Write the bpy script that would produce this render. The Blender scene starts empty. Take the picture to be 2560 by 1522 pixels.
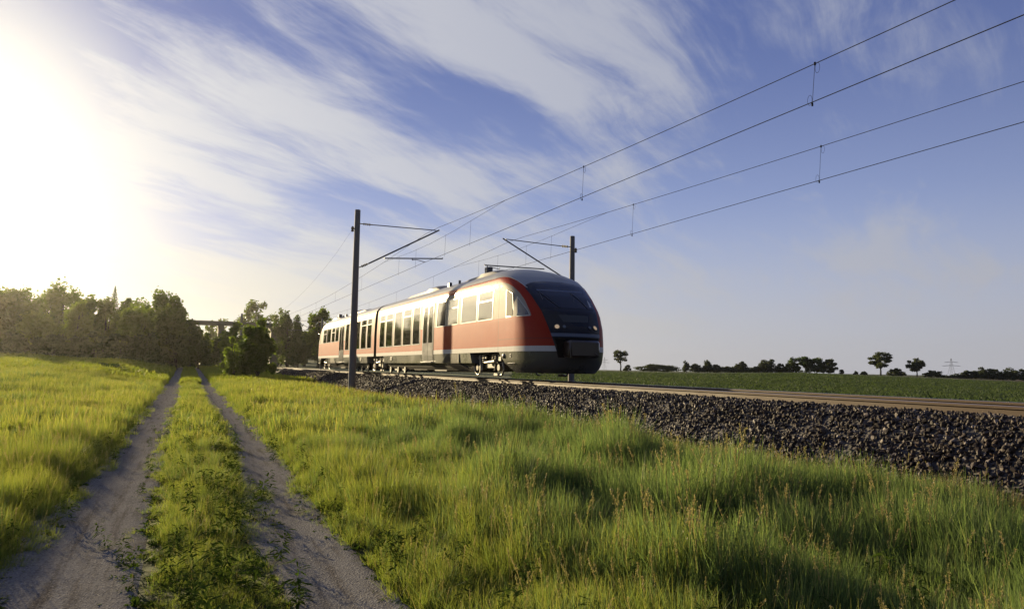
import bpy, math, random
import numpy as np
from mathutils import Vector, Matrix
rng = np.random.default_rng(7)
random.seed(7)
R = math.radians
scene = bpy.context.scene
COL = scene.collection

# ------------------------------------------------------------------ camera
CAMZ = 1.45
F_, YAW, PITCH, ROLL = 25.713, 0.41629, 0.08675, 0.015776
cd = bpy.data.cameras.new('camera')
cam = bpy.data.objects.new('camera', cd)
COL.objects.link(cam)
fw = Vector((math.sin(YAW)*math.cos(PITCH), math.cos(YAW)*math.cos(PITCH), math.sin(PITCH)))
rt = Vector((math.cos(YAW), -math.sin(YAW), 0))
up = rt.cross(fw)
rt2 = math.cos(ROLL)*rt + math.sin(ROLL)*up
up2 = -math.sin(ROLL)*rt + math.cos(ROLL)*up
m = Matrix((rt2, up2, -fw)).transposed().to_4x4()
m.translation = Vector((0, 0, CAMZ))
cam.matrix_world = m
cd.lens = F_
cd.sensor_width = 36
cd.clip_start = 0.05
cd.clip_end = 20000
scene.camera = cam

# ------------------------------------------------------------------ light, sky
SUN_AZ, SUN_EL = R(-17.0), R(10.5)       # azimuth from the track direction (+Y), towards +X
sundir = Vector((math.sin(SUN_AZ)*math.cos(SUN_EL), math.cos(SUN_AZ)*math.cos(SUN_EL), math.sin(SUN_EL)))
sl = bpy.data.lights.new('sun', 'SUN')
sl.energy = 5.0
sl.angle = R(0.6)
sl.color = (1.0, 0.79, 0.46)
so = bpy.data.objects.new('sun', sl)
COL.objects.link(so)
so.rotation_euler = sundir.to_track_quat('Z', 'Y').to_euler()
so.location = sundir*300

scene.view_settings.view_transform = 'Standard'
scene.view_settings.look = 'None'
scene.view_settings.exposure = 0.84
scene.view_settings.gamma = 1.0
scene.cycles.max_bounces = 6
scene.cycles.diffuse_bounces = 3
scene.cycles.glossy_bounces = 3
scene.cycles.transmission_bounces = 3
scene.cycles.transparent_max_bounces = 6
scene.cycles.volume_bounces = 0
scene.cycles.use_denoising = True
scene.cycles.sample_clamp_indirect = 4.0


class NT:
    """small helper to write node trees"""
    def __init__(s, tree):
        s.t = tree
        s.n = tree.nodes
        s.l = tree.links

    def new(s, typ, **kw):
        n = s.n.new(typ)
        for k, v in kw.items():
            setattr(n, k, v)
        return n

    def put(s, sock, v):
        if hasattr(v, 'is_output'):
            s.l.new(v, sock)
        else:
            sock.default_value = v

    def math(s, op, a, b=0.0, c=None, clamp=False):
        n = s.new('ShaderNodeMath', operation=op, use_clamp=clamp)
        s.put(n.inputs[0], a)
        s.put(n.inputs[1], b)
        if c is not None:
            s.put(n.inputs[2], c)
        return n.outputs[0]

    def vmath(s, op, a, b=None, scale=None):
        n = s.new('ShaderNodeVectorMath', operation=op)
        s.put(n.inputs[0], a)
        if b is not None:
            s.put(n.inputs[1], b)
        if scale is not None:
            s.put(n.inputs['Scale'], scale)
        return n.outputs['Value'] if op in ('DOT_PRODUCT', 'LENGTH', 'DISTANCE') else n.outputs['Vector']

    def mix(s, f, a, b, blend='MIX'):
        n = s.new('ShaderNodeMix', data_type='RGBA', blend_type=blend)
        s.put(n.inputs['Factor'], f)
        for sk, v in ((n.inputs[6], a), (n.inputs[7], b)):
            if isinstance(v, (tuple, list)) and len(v) == 3:
                v = (*v, 1)
            s.put(sk, v)
        return n.outputs[2]

    def noise(s, vec, scale, detail=4.0, rough=0.55, dist=0.0):
        n = s.new('ShaderNodeTexNoise')
        if vec is not None:
            s.put(n.inputs['Vector'], vec)
        n.inputs['Scale'].default_value = scale
        n.inputs['Detail'].default_value = detail
        n.inputs['Roughness'].default_value = rough
        n.inputs['Distortion'].default_value = dist
        return n.outputs['Fac']

    def rng(s, v, a, b, c=0.0, d=1.0, smooth=True):
        n = s.new('ShaderNodeMapRange', interpolation_type='SMOOTHSTEP' if smooth else 'LINEAR')
        s.put(n.inputs[0], v)
        for i, q in enumerate((a, b, c, d)):
            s.put(n.inputs[1+i], q)
        return n.outputs[0]

    def mapping(s, vec, rot=(0, 0, 0), scale=(1, 1, 1), loc=(0, 0, 0)):
        n = s.new('ShaderNodeMapping')
        s.put(n.inputs[0], vec)
        n.inputs['Location'].default_value = loc
        n.inputs['Rotation'].default_value = rot
        n.inputs['Scale'].default_value = scale
        return n.outputs[0]

    def sep(s, vec):
        n = s.new('ShaderNodeSeparateXYZ')
        s.put(n.inputs[0], vec)
        return n.outputs


world = bpy.data.worlds.new('World')
scene.world = world
world.use_nodes = True
w = NT(world.node_tree)
bg = w.n['Background']
bg.inputs['Strength'].default_value = 0.10
sky = w.new('ShaderNodeTexSky', sky_type='NISHITA')
sky.sun_disc = False
sky.sun_elevation = SUN_EL
sky.sun_rotation = SUN_AZ
sky.altitude = 300
sky.air_density = 1.0
sky.dust_density = 0.6
sky.ozone_density = 3.0
d = w.new('ShaderNodeTexCoord').outputs['Generated']
dx, dy, dz = w.sep(d)
zc = w.math('MAXIMUM', dz, 0.0)
# plane of high cloud: direction projected on a sheet far overhead
inv = w.math('DIVIDE', 1.0, w.math('ADD', zc, 0.16))
cv = w.new('ShaderNodeCombineXYZ')
w.put(cv.inputs[0], w.math('MULTIPLY', dx, inv))
w.put(cv.inputs[1], w.math('MULTIPLY', dy, inv))
P0 = cv.outputs[0]
warp = w.new('ShaderNodeTexNoise')
w.put(warp.inputs['Vector'], P0)
warp.inputs['Scale'].default_value = 0.9
warp.inputs['Detail'].default_value = 3
wv = w.vmath('SCALE', w.vmath('SUBTRACT', warp.outputs['Color'], (0.5, 0.5, 0.5)), scale=0.30)
P1 = w.vmath('ADD', P0, wv)
A1 = w.mapping(w.mapping(P1, rot=(0, 0, R(62))), scale=(1.0, 0.42, 1))
A2 = w.mapping(w.mapping(P1, rot=(0, 0, R(56))), scale=(1.0, 0.16, 1), loc=(3, 1, 0))
n1 = w.noise(A1, 2.0, 9, 0.60, 0.3)
n2 = w.noise(A2, 5.0, 10, 0.68, 0.5)
n3 = w.noise(P0, 0.75, 2, 0.5)
sd = w.vmath('DOT_PRODUCT', d, tuple(sundir))
sdp = w.math('MAXIMUM', sd, 0.0)
cov = w.rng(sd, 0.10, 0.95, -0.05, 0.055)
cl = w.math('ADD', w.math('ADD', w.math('MULTIPLY', n1, 0.62), w.math('MULTIPLY', n2, 0.38)),
            w.math('ADD', cov, w.math('MULTIPLY', w.math('SUBTRACT', n3, 0.5), 0.50)))
cm = w.rng(cl, 0.445, 0.635)
cm = w.math('MAXIMUM', w.math('MULTIPLY', cm, w.rng(dz, 0.0, 0.10, 0.5, 1.0)), w.rng(sd, 0.94, 0.995))
# clear sky: Nishita pulled towards the violet blue of the photograph's evening air
ns = w.mix(1.0, sky.outputs[0], (0.16, 0.145, 0.20), 'MULTIPLY')
anti = w.rng(sd, -1.0, 0.5, 0.45, 1.0)
base = w.vmath('ADD', ns, w.mix(w.rng(dz, 0.03, 0.46), (1.75, 2.05, 2.90), (0.52, 0.70, 1.58)))
base = w.vmath('SCALE', base, scale=anti)
# thin cloud colour: lavender away from the sun, white near it
tow = w.math('POWER', sdp, 4.0)
ccol = w.mix(tow, (2.30, 2.45, 2.95), (4.5, 4.45, 4.4))
ccol = w.vmath('SCALE', ccol, scale=anti)
col = w.mix(w.math('MULTIPLY', cm, 0.85), base, ccol)
# grey veil low over the horizon
veil = w.rng(dz, 0.0, 0.24, 0.80, 0.0)
vcol = w.mix(w.math('POWER', sdp, 4.0), (2.75, 2.70, 2.78), (5.4, 4.95, 3.7))
vcol = w.vmath('SCALE', vcol, scale=anti)
col = w.mix(veil, col, vcol)
# the bright air round the sun
g1 = w.math('POWER', sdp, 26.0)
g2 = w.math('POWER', sdp, 110.0)
col = w.vmath('ADD', col, w.vmath('SCALE', (1.25, 1.10, 0.62), scale=g1))
col = w.vmath('ADD', col, w.vmath('SCALE', (6.0, 4.8, 2.4), scale=g2))
w.l.new(col, bg.inputs['Color'])


# ------------------------------------------------------------------ helpers: objects
def link(o, parent=None):
    COL.objects.link(o)
    if parent is not None:
        o.parent = parent
    return o


def tag(o, label=None, cat=None, group=None, kind=None):
    if label:
        o['label'] = label
    if cat:
        o['category'] = cat
    if group:
        o['group'] = group
    if kind:
        o['kind'] = kind
    return o


def empty(name, loc=(0, 0, 0)):
    o = bpy.data.objects.new(name, None)
    o.location = loc
    o.empty_display_size = 0.3
    return link(o)


def np_mesh(name, V, Fq, mats, mi=None, smooth=False):
    """mesh from a vertex array and a face array (all faces the same size) or a list"""
    me = bpy.data.meshes.new(name)
    V = np.asarray(V, np.float32).reshape(-1, 3)
    if isinstance(Fq, np.ndarray):
        k = Fq.shape[1]
        me.vertices.add(len(V))
        me.vertices.foreach_set('co', V.ravel())
        me.loops.add(Fq.size)
        me.loops.foreach_set('vertex_index', Fq.astype(np.int32).ravel())
        me.polygons.add(len(Fq))
        me.polygons.foreach_set('loop_start', np.arange(0, Fq.size, k, dtype=np.int32))
        me.polygons.foreach_set('loop_total', np.full(len(Fq), k, np.int32))
        if mi is not None:
            me.polygons.foreach_set('material_index', np.asarray(mi, np.int32))
        me.update(calc_edges=True)
    else:
        me.from_pydata([tuple(v) for v in V.tolist()], [], [tuple(f) for f in Fq])
        if mi is not None:
            for p, q in zip(me.polygons, mi):
                p.material_index = q
    for mt in (mats if isinstance(mats, (list, tuple)) else [mats]):
        me.materials.append(mt)
    if smooth:
        me.polygons.foreach_set('use_smooth', np.ones(len(me.polygons), bool))
    return me


class MB:
    """collects simple shapes and links them as one mesh object"""
    def __init__(s):
        s.V = []
        s.F = []
        s.M = []

    def add(s, V, F, mi=0):
        o = len(s.V)
        s.V += [tuple(v) for v in V]
        s.F += [tuple(i+o for i in f) for f in F]
        s.M += [mi]*len(F)
        return s

    def box(s, x0, x1, y0, y1, z0, z1, mi=0, bev=0.0, top=1.0):
        if bev > 0:
            b = bev
            V = []
            for z, q in ((z0, b), (z0+b, 0), (z1-b, 0), (z1, b)):
                V += [(x0+q, y0+b, z), (x0+b, y0+q, z), (x1-b, y0+q, z), (x1-q, y0+b, z),
                      (x1-q, y1-b, z), (x1-b, y1-q, z), (x0+b, y1-q, z), (x0+q, y1-b, z)]
            F = [tuple(range(7, -1, -1)), tuple(range(24, 32))]
            for k in range(3):
                for i in range(8):
                    j = (i+1) % 8
                    F.append((k*8+i, k*8+j, k*8+8+j, k*8+8+i))
            return s.add(V, F, mi)
        V = [(x0, y0, z0), (x1, y0, z0), (x1, y1, z0), (x0, y1, z0), (x0, y0, z1), (x1, y0, z1), (x1, y1, z1), (x0, y1, z1)]
        return s.add(V, [(3, 2, 1, 0), (4, 5, 6, 7), (0, 1, 5, 4), (1, 2, 6, 5), (2, 3, 7, 6), (3, 0, 4, 7)], mi)

    def tube(s, pts, rad, n=8, mi=0, cap=True):
        pts = [Vector(p) for p in pts]
        rad = rad if isinstance(rad, (list, tuple)) else [rad]*len(pts)
        V = []
        F = []
        u = None
        for i, p in enumerate(pts):
            t = (pts[min(i+1, len(pts)-1)]-pts[max(i-1, 0)]).normalized()
            if u is None:
                u = t.cross(Vector((0, 0, 1)) if abs(t.z) < 0.9 else Vector((0, 1, 0))).normalized()
            u = (u - t*u.dot(t)).normalized()
            v = t.cross(u)
            for k in range(n):
                a = 2*math.pi*k/n
                V.append(p + (u*math.cos(a)+v*math.sin(a))*rad[i])
        for i in range(len(pts)-1):
            for k in range(n):
                j = (k+1) % n
                F.append((i*n+k, i*n+j, i*n+n+j, i*n+n+k))
        if cap:
            F.append(tuple(range(n-1, -1, -1)))
            F.append(tuple((len(pts)-1)*n+k for k in range(n)))
        return s.add(V, F, mi)

    def disc(s, c, axis, prof, n=20, mi=0):
        """lathe: prof = [(offset along axis, radius)]"""
        a = Vector(axis).normalized()
        return s.tube([Vector(c)+a*q for q, r in prof], [r for q, r in prof], n, mi)

    def build(s, name, mat, parent=None, smooth=False):
        me = np_mesh(name, s.V, s.F, mat, s.M)
        o = link(bpy.data.objects.new(name, me), parent)
        if smooth:
            me.polygons.foreach_set('use_smooth', np.ones(len(me.polygons), bool))
            md = o.modifiers.new('edge', 'EDGE_SPLIT')
            md.split_angle = R(38)
        return o


# ------------------------------------------------------------------ materials
def mat(name, base=(0.5, 0.5, 0.5), rough=0.5, metal=0.0, coat=0.0, spec=0.5, var=0.0, vscale=3.0, bump=0.0, bscale=30.0):
    mt = bpy.data.materials.new(name)
    mt.use_nodes = True
    t = NT(mt.node_tree)
    b = t.n['Principled BSDF']
    b.inputs['Base Color'].default_value = (*base, 1)
    b.inputs['Roughness'].default_value = rough
    b.inputs['Metallic'].default_value = metal
    b.inputs['Coat Weight'].default_value = coat
    b.inputs['Coat Roughness'].default_value = 0.08
    b.inputs['Specular IOR Level'].default_value = spec
    pos = t.new('ShaderNodeTexCoord').outputs['Object']
    if var > 0:
        f = t.noise(pos, vscale, 5, 0.6)
        c = t.mix(f, tuple(q*(1-var) for q in base), tuple(min(1, q*(1+var)) for q in base))
        t.l.new(c, b.inputs['Base Color'])
        t.l.new(t.math('ADD', t.math('MULTIPLY', f, 0.3), max(0.02, rough-0.15)), b.inputs['Roughness'])
    if bump > 0:
        bn = t.new('ShaderNodeBump')
        bn.inputs['Strength'].default_value = bump
        bn.inputs['Distance'].default_value = 0.01
        t.l.new(t.noise(pos, bscale, 4), bn.inputs['Height'])
        t.l.new(bn.outputs[0], b.inputs['Normal'])
    return mt


def leaf_mat(name, c0, c1, c2, trans=0.5, pscale=0.35, dry=None, spec=0.25, tip=None, tint=(1.2, 1.22, 0.75)):
    """foliage: per-instance and per-place colour variety, light passing through the blades"""
    mt = bpy.data.materials.new(name)
    mt.use_nodes = True
    t = NT(mt.node_tree)
    b = t.n['Principled BSDF']
    out = t.n['Material Output']
    geo = t.new('ShaderNodeNewGeometry').outputs['Position']
    rnd = t.new('ShaderNodeObjectInfo').outputs['Random']
    isl = t.new('ShaderNodeNewGeometry').outputs['Random Per Island']
    f = t.rng(t.noise(geo, pscale, 3), 0.3, 0.7)
    c = t.mix(f, c0, c1)
    c = t.mix(t.math('MULTIPLY', t.math('ADD', t.math('MULTIPLY', rnd, 0.5), t.math('MULTIPLY', isl, 0.5)), 0.75), c, c2)
    if dry:
        c = t.mix(t.math('GREATER_THAN', isl, 0.94), c, dry)
    if tip:                                             # upper part of the blade blends to the tip colour
        oz = t.sep(t.new('ShaderNodeTexCoord').outputs['Object'])[2]
        c = t.mix(t.math('MULTIPLY', t.rng(oz, 0.45, 0.95), t.math('ADD', 0.25, t.math('MULTIPLY', isl, 0.6))), c, tip)
    b.inputs['Roughness'].default_value = 0.5
    b.inputs['Specular IOR Level'].default_value = spec
    t.l.new(c, b.inputs['Base Color'])
    tr = t.new('ShaderNodeBsdfTranslucent')
    t.l.new(t.mix(1.0, c, tint, 'MULTIPLY'), tr.inputs['Color'])
    mx = t.new('ShaderNodeMixShader')
    mx.inputs[0].default_value = trans
    t.l.new(b.outputs[0], mx.inputs[1])
    t.l.new(tr.outputs[0], mx.inputs[2])
    t.l.new(mx.outputs[0], out.inputs['Surface'])
    return mt


M = {}
M['concrete'] = mat('concrete', (0.16, 0.155, 0.15), 0.75, var=0.25, vscale=1.5, bump=0.2)
M['dark_concrete'] = mat('dark_concrete', (0.09, 0.085, 0.08), 0.8, var=0.3, vscale=1.0)
M['galv'] = mat('galvanised_steel', (0.10, 0.10, 0.11), 0.5, metal=0.6)
M['wire'] = mat('wire_metal', (0.03, 0.03, 0.033), 0.95, spec=0.05)
M['insul'] = mat('insulator_glaze', (0.16, 0.12, 0.06), 0.2)
M['rail_side'] = mat('rail_rust', (0.085, 0.052, 0.028), 0.6, var=0.25, vscale=2.0, spec=0.4)
M['rail_top'] = mat('rail_shine', (0.55, 0.55, 0.56), 0.22, metal=1.0)
M['sleeper'] = mat('sleeper_concrete', (0.16, 0.15, 0.135), 0.85, var=0.3, vscale=4)
M['clip'] = mat('rail_clip', (0.05, 0.035, 0.025), 0.6)
M['black'] = mat('black_under', (0.012, 0.012, 0.012), 0.6)
M['rubber'] = mat('rubber_black', (0.02, 0.02, 0.02), 0.55)
M['under'] = mat('underframe', (0.035, 0.034, 0.032), 0.5, var=0.4, vscale=4)
M['bogie'] = mat('bogie_steel', (0.10, 0.092, 0.078), 0.4, metal=0.25, var=0.4, vscale=5)
M['bogie_pale'] = mat('bogie_pale', (0.30, 0.27, 0.21), 0.4, metal=0.2, var=0.35, vscale=6)
M['wheel'] = mat('wheel_steel', (0.20, 0.18, 0.16), 0.3, metal=0.8)
M['skirt'] = mat('skirt_grey', (0.17, 0.17, 0.15), 0.3, coat=0.5, var=0.18, vscale=1.2)
M['skirt_front'] = mat('skirt_dark_grey', (0.075, 0.075, 0.07), 0.3, coat=0.4, var=0.18, vscale=1.2)
M['roof'] = mat('roof_grey', (0.25, 0.26, 0.27), 0.45, coat=0.1, var=0.12, vscale=1.0)
M['pod'] = mat('roof_unit', (0.10, 0.10, 0.10), 0.5, var=0.3)
M['silver'] = mat('bare_silver', (0.45, 0.44, 0.42), 0.3, metal=0.9)
M['door'] = mat('door_light_grey', (0.42, 0.41, 0.38), 0.22, coat=0.7, var=0.08)
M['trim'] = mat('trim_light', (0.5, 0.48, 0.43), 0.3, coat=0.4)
M['glass'] = mat('dark_glass', (0.010, 0.010, 0.009), 0.05, coat=0.6, spec=0.7)
M['windscreen'] = mat('windscreen_glass', (0.006, 0.006, 0.008), 0.08, coat=0.2, spec=0.35)
M['mask'] = mat('front_black', (0.010, 0.011, 0.016), 0.2, coat=0.08, spec=0.3)
M['cavity'] = mat('front_cavity', (0.008, 0.007, 0.007), 0.6, spec=0.08)
M['screen'] = mat('display_off', (0.035, 0.038, 0.034), 0.25)
M['navy'] = mat('front_strip', (0.10, 0.12, 0.16), 0.3)
M['cover'] = mat('coupler_cover', (0.020, 0.011, 0.009), 0.28, coat=0.5)
M['bark'] = mat('bark', (0.022, 0.024, 0.012), 0.9, var=0.3, vscale=5)


def lamp_mat():
    mt = mat('lamp_warm', (0.7, 0.55, 0.35), 0.2)
    b = mt.node_tree.nodes['Principled BSDF']
    b.inputs['Emission Color'].default_value = (1.0, 0.68, 0.36, 1)
    b.inputs['Emission Strength'].default_value = 0.16
    return mt


M['lamp'] = lamp_mat()
M['dim_lamp'] = mat('lamp_unlit', (0.12, 0.14, 0.16), 0.15)


def paint_mat():
    """red body paint with light window band and white waist stripe, in the car body's own coordinates"""
    mt = bpy.data.materials.new('train_paint')
    mt.use_nodes = True
    t = NT(mt.node_tree)
    b = t.n['Principled BSDF']
    pos = t.new('ShaderNodeTexCoord').outputs['Object']
    x, y, z = t.sep(pos)
    a = t.math('ABSOLUTE', y)
    # front end of the light band: a curve that sweeps down the nose
    zn = t.math('MAP' if False else 'MULTIPLY', t.math('SUBTRACT', z, 1.9), 1/1.3)
    fc = t.new('ShaderNodeFloatCurve')
    cu = fc.mapping.curves[0]
    pts = [((zz-1.9)/1.3, (aa-16)/4) for zz, aa in ((1.9, 18.88), (2.05, 18.79), (2.26, 18.61), (2.55, 18.31), (2.82, 17.92), (3.02, 17.5), (3.11, 17.12), (3.15, 16.75), (3.2, 16.1))]
    cu.points[0].location = pts[0]
    cu.points[1].location = pts[-1]
    for p in pts[1:-1]:
        cu.points.new(*p)
    fc.mapping.update()
    t.put(fc.inputs['Value'], zn)
    arc = t.math('ADD', t.math('MULTIPLY', fc.outputs[0], 4.0), 16.0)
    lt = lambda p, q: t.math('LESS_THAN', p, q)
    gt = lambda p, q: t.math('GREATER_THAN', p, q)
    mul = lambda *q: q[0] if len(q) == 1 else t.math('MULTIPLY', q[0], mul(*q[1:]))
    hi = mul(gt(z, 1.97), lt(z, 3.13), lt(a, arc), gt(a, 8.2))
    lo = mul(gt(z, 1.33), lt(z, 3.05), lt(a, 8.22), gt(a, 0.93))
    band = t.math('MAXIMUM', hi, lo)
    n = t.noise(pos, 1.2, 6, 0.65)
    st = t.noise(t.mapping(pos, scale=(1, 6.0, 0.45)), 2.2, 6, 0.7)        # vertical dust and wash streaks
    scr = t.noise(t.mapping(pos, scale=(1, 1.2, 14)), 2.2, 5, 0.7)         # long brush marks
    red = t.mix(n, (0.26, 0.016, 0.003), (0.37, 0.030, 0.006))
    red = t.mix(t.math('MULTIPLY', t.rng(st, 0.52, 0.78), 0.14), red, (0.26, 0.10, 0.045))
    lightc = t.mix(n, (0.26, 0.235, 0.185), (0.34, 0.31, 0.25))
    lightc = t.mix(t.math('MULTIPLY', t.rng(st, 0.5, 0.8), 0.4), lightc, (0.34, 0.30, 0.24))
    c = t.mix(band, red, lightc)
    white = mul(gt(z, 0.86), lt(z, 1.06))
    c = t.mix(white, c, t.mix(st, (0.62, 0.62, 0.60), (0.45, 0.44, 0.41)))
    # fine joints between panels
    seam = t.math('MAXIMUM', lt(t.math('ABSOLUTE', t.math('SUBTRACT', a, 16.85)), 0.012),
                  mul(gt(a, 16.85), lt(t.math('ABSOLUTE', t.math('SUBTRACT', z, 1.285)), 0.008)))
    c = t.mix(t.math('MULTIPLY', seam, 0.75), c, (0.05, 0.03, 0.03))
    t.l.new(c, b.inputs['Base Color'])
    b.inputs['Coat Weight'].default_value = 0.20
    t.l.new(t.math('ADD', t.math('MULTIPLY', t.rng(scr, 0.4, 0.75), 0.10), 0.04), b.inputs['Coat Roughness'])
    t.l.new(t.math('ADD', t.math('MULTIPLY', st, 0.2), 0.42), b.inputs['Roughness'])
    b.inputs['Specular IOR Level'].default_value = 0.04
    bn = t.new('ShaderNodeBump')
    bn.inputs['Strength'].default_value = 0.12
    bn.inputs['Distance'].default_value = 0.006
    t.l.new(t.math('ADD', t.noise(t.mapping(pos, scale=(1, 1, 2.2)), 2.6, 2), t.math('MULTIPLY', scr, 0.08)), bn.inputs['Height'])
    t.l.new(bn.outputs[0], b.inputs['Coat Normal'])
    t.l.new(bn.outputs[0], b.inputs['Normal'])
    return mt


M['paint'] = paint_mat()

# ------------------------------------------------------------------ ground
XC, YJ = 10.54, 38.55                     # centre line of the near track, the joint between the two cars
RZ = 1.062                                # top of rail, near track
XN, XFAR = XC-0.753, XC+0.753
X2 = 14.95                                # centre line of the second track
RZ2 = 0.86


def sstep(a, b, x):
    t = np.clip((np.asarray(x, float)-a)/(b-a), 0, 1)
    return t*t*(3-2*t)


def vnoise(x, y, s, seed=0):
    """smooth value noise"""
    x = np.asarray(x, float)/s + 37.7*seed
    y = np.asarray(y, float)/s + 11.3*seed
    xi, yi = np.floor(x), np.floor(y)
    fx, fy = x-xi, y-yi
    fx, fy = fx*fx*(3-2*fx), fy*fy*(3-2*fy)
    h = lambda i, j: np.modf(np.abs(np.sin(i*127.1+j*311.7+seed*74.7)*43758.5453))[0]
    return (h(xi, yi)*(1-fx)+h(xi+1, yi)*fx)*(1-fy) + (h(xi, yi+1)*(1-fx)+h(xi+1, yi+1)*fx)*fy


def rut_l(y):
    return -0.66+0.0*np.asarray(y), 0.28+0.07*sstep(14, 4, y)


def rut_r(y):
    return 0.96+0.22*sstep(4, 18, y), 0.21+0.0*np.asarray(y)


def ground_z(x, y):
    x = np.asarray(x, float)
    y = np.asarray(y, float)
    az = np.degrees(np.arctan2(x, np.maximum(y, 1e-3)))
    # way and left meadow
    way = 0.78*sstep(28, 112, y)
    mead = 1.38*sstep(10, 82, y) + 0.32*sstep(-6.5, -11, az)*sstep(30, 85, y)
    z = way + (mead-way)*sstep(-1.6, -7.0, x)
    z = z + 0.10*(vnoise(x, y, 5.0, 1)-0.5)*sstep(2.0, 5.0, np.abs(x))*sstep(140, 60, y)
    # verge up to the ballast
    z = np.where(x > 1.5, z*(1-sstep(1.5, 7.2, x)) + (0.06*sstep(1.5, 3.0, x) + 0.05*sstep(3.5, 7.2, x) + 0.10*(vnoise(x, y, 2.2, 2)-0.4)*sstep(1.8, 3.5, x)
                                                    + 0.0022*np.clip(y, 0, 90))*(0.4+0.6*sstep(1.5, 7.2, x)) + 0*x, z)
    # right of the tracks
    rr = np.hypot(x, y)
    crest = np.interp(az, [10, 30, 38, 45.3, 51, 59, 80], [1.0, 1.12, 0.95, 1.5, 1.0, 0.3, 0.0])
    fld = 0.10 + (crest-0.10)*sstep(40, 190, rr) - 1.2*sstep(300, 700, rr)
    z = z + (fld-z)*sstep(16.5, 19.5, x)
    z = z + 3.5*sstep(118, 175, y)*sstep(3, -4, x) + 3.0*sstep(170, 235, y)*sstep(22, 34, x)*sstep(12, 9, az)
    # ruts
    for f in (rut_l, rut_r):
        c, hw = f(y)
        z = z - 0.05*np.exp(-((x-c)/(hw*1.1))**2)*sstep(120, 60, y)
    return z


def grid_sheet(name, xs, ys, mt, zf, dz=0.0, kind='structure'):
    X, Y = np.meshgrid(xs, ys, indexing='xy')
    Z = zf(X, Y)+dz
    V = np.stack([X, Y, Z], -1).reshape(-1, 3)
    nx, ny = len(xs), len(ys)
    i = np.arange(ny-1)[:, None]*nx + np.arange(nx-1)[None]
    Fq = np.stack([i, i+1, i+nx+1, i+nx], -1).reshape(-1, 4)
    me = np_mesh(name, V, Fq, mt, smooth=True)
    o = link(bpy.data.objects.new(name, me))
    tag(o, kind=kind)
    return o


def ground_mat():
    mt = bpy.data.materials.new('ground_soil')
    mt.use_nodes = True
    t = NT(mt.node_tree)
    b = t.n['Principled BSDF']
    pos = t.new('ShaderNodeNewGeometry').outputs['Position']
    x, y, z = t.sep(pos)
    n = t.noise(pos, 0.5, 6, 0.6)
    nf = t.noise(pos, 9.0, 5, 0.6)
    c = t.mix(n, (0.035, 0.055, 0.014), (0.06, 0.075, 0.02))
    c = t.mix(t.rng(nf, 0.45, 0.7), c, (0.035, 0.032, 0.018))
    # ploughed and planted field right of the line: rows running away from the track
    rows = t.math('SINE', t.math('MULTIPLY', t.math('ADD', t.math('MULTIPLY', y, 0.985), t.math('MULTIPLY', x, -0.17)), 5.2))
    fn = t.noise(pos, 0.06, 4, 0.6)
    fc = t.mix(t.rng(t.math('ADD', rows, t.math('MULTIPLY', nf, 1.2)), -0.6, 1.4), (0.045, 0.060, 0.028), (0.115, 0.150, 0.062))
    fc = t.mix(t.rng(fn, 0.4, 0.65), fc, (0.045, 0.06, 0.028))
    dist = t.vmath('LENGTH', pos)
    fc = t.mix(t.math('MULTIPLY', t.rng(dist, 150, 230), t.rng(t.math('DIVIDE', y, x), 0.85, 0.55)), fc, (0.085, 0.06, 0.032))
    c = t.mix(t.rng(x, 17.5, 19.0), c, fc)
    b.inputs['Roughness'].default_value = 0.95
    b.inputs['Specular IOR Level'].default_value = 0.1
    t.l.new(c, b.inputs['Base Color'])
    bn = t.new('ShaderNodeBump')
    bn.inputs['Strength'].default_value = 0.6
    bn.inputs['Distance'].default_value = 0.05
    t.l.new(nf, bn.inputs['Height'])
    t.l.new(bn.outputs[0], b.inputs['Normal'])
    return mt


def path_mat():
    mt = bpy.data.materials.new('path_gravel')
    mt.use_nodes = True
    t = NT(mt.node_tree)
    b = t.n['Principled BSDF']
    pos = t.new('ShaderNodeNewGeometry').outputs['Position']
    n = t.noise(pos, 2.2, 6, 0.65)
    st = t.noise(t.mapping(pos, scale=(7, 0.5, 1)), 1.6, 5, 0.6)
    v = t.new('ShaderNodeTexVoronoi')
    t.put(v.inputs['Vector'], pos)
    v.inputs['Scale'].default_value = 70
    g = t.noise(pos, 60, 4, 0.7)
    c = t.mix(n, (0.150, 0.145, 0.138), (0.225, 0.220, 0.212))
    c = t.mix(t.rng(st, 0.45, 0.75), c, (0.105, 0.094, 0.080))
    c = t.mix(t.math('MULTIPLY', t.rng(g, 0.5, 0.72), 0.75), c, (0.38, 0.365, 0.34))
    c = t.mix(t.math('MULTIPLY', t.rng(t.sep(v.outputs['Color'])[0], 0.75, 0.95), 0.5), c, (0.07, 0.065, 0.06))
    t.l.new(c, b.inputs['Base Color'])
    b.inputs['Roughness'].default_value = 1.0
    b.inputs['Specular IOR Level'].default_value = 0.0
    bn = t.new('ShaderNodeBump')
    bn.inputs['Strength'].default_value = 0.9
    bn.inputs['Distance'].default_value = 0.02
    t.l.new(t.math('ADD', t.math('MULTIPLY', g, 0.5), t.math('ADD', t.math('MULTIPLY', n, 1.2), t.math('MULTIPLY', v.outputs['Distance'], 0.5))), bn.inputs['Height'])
    t.l.new(bn.outputs[0], b.inputs['Normal'])
    return mt


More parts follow.
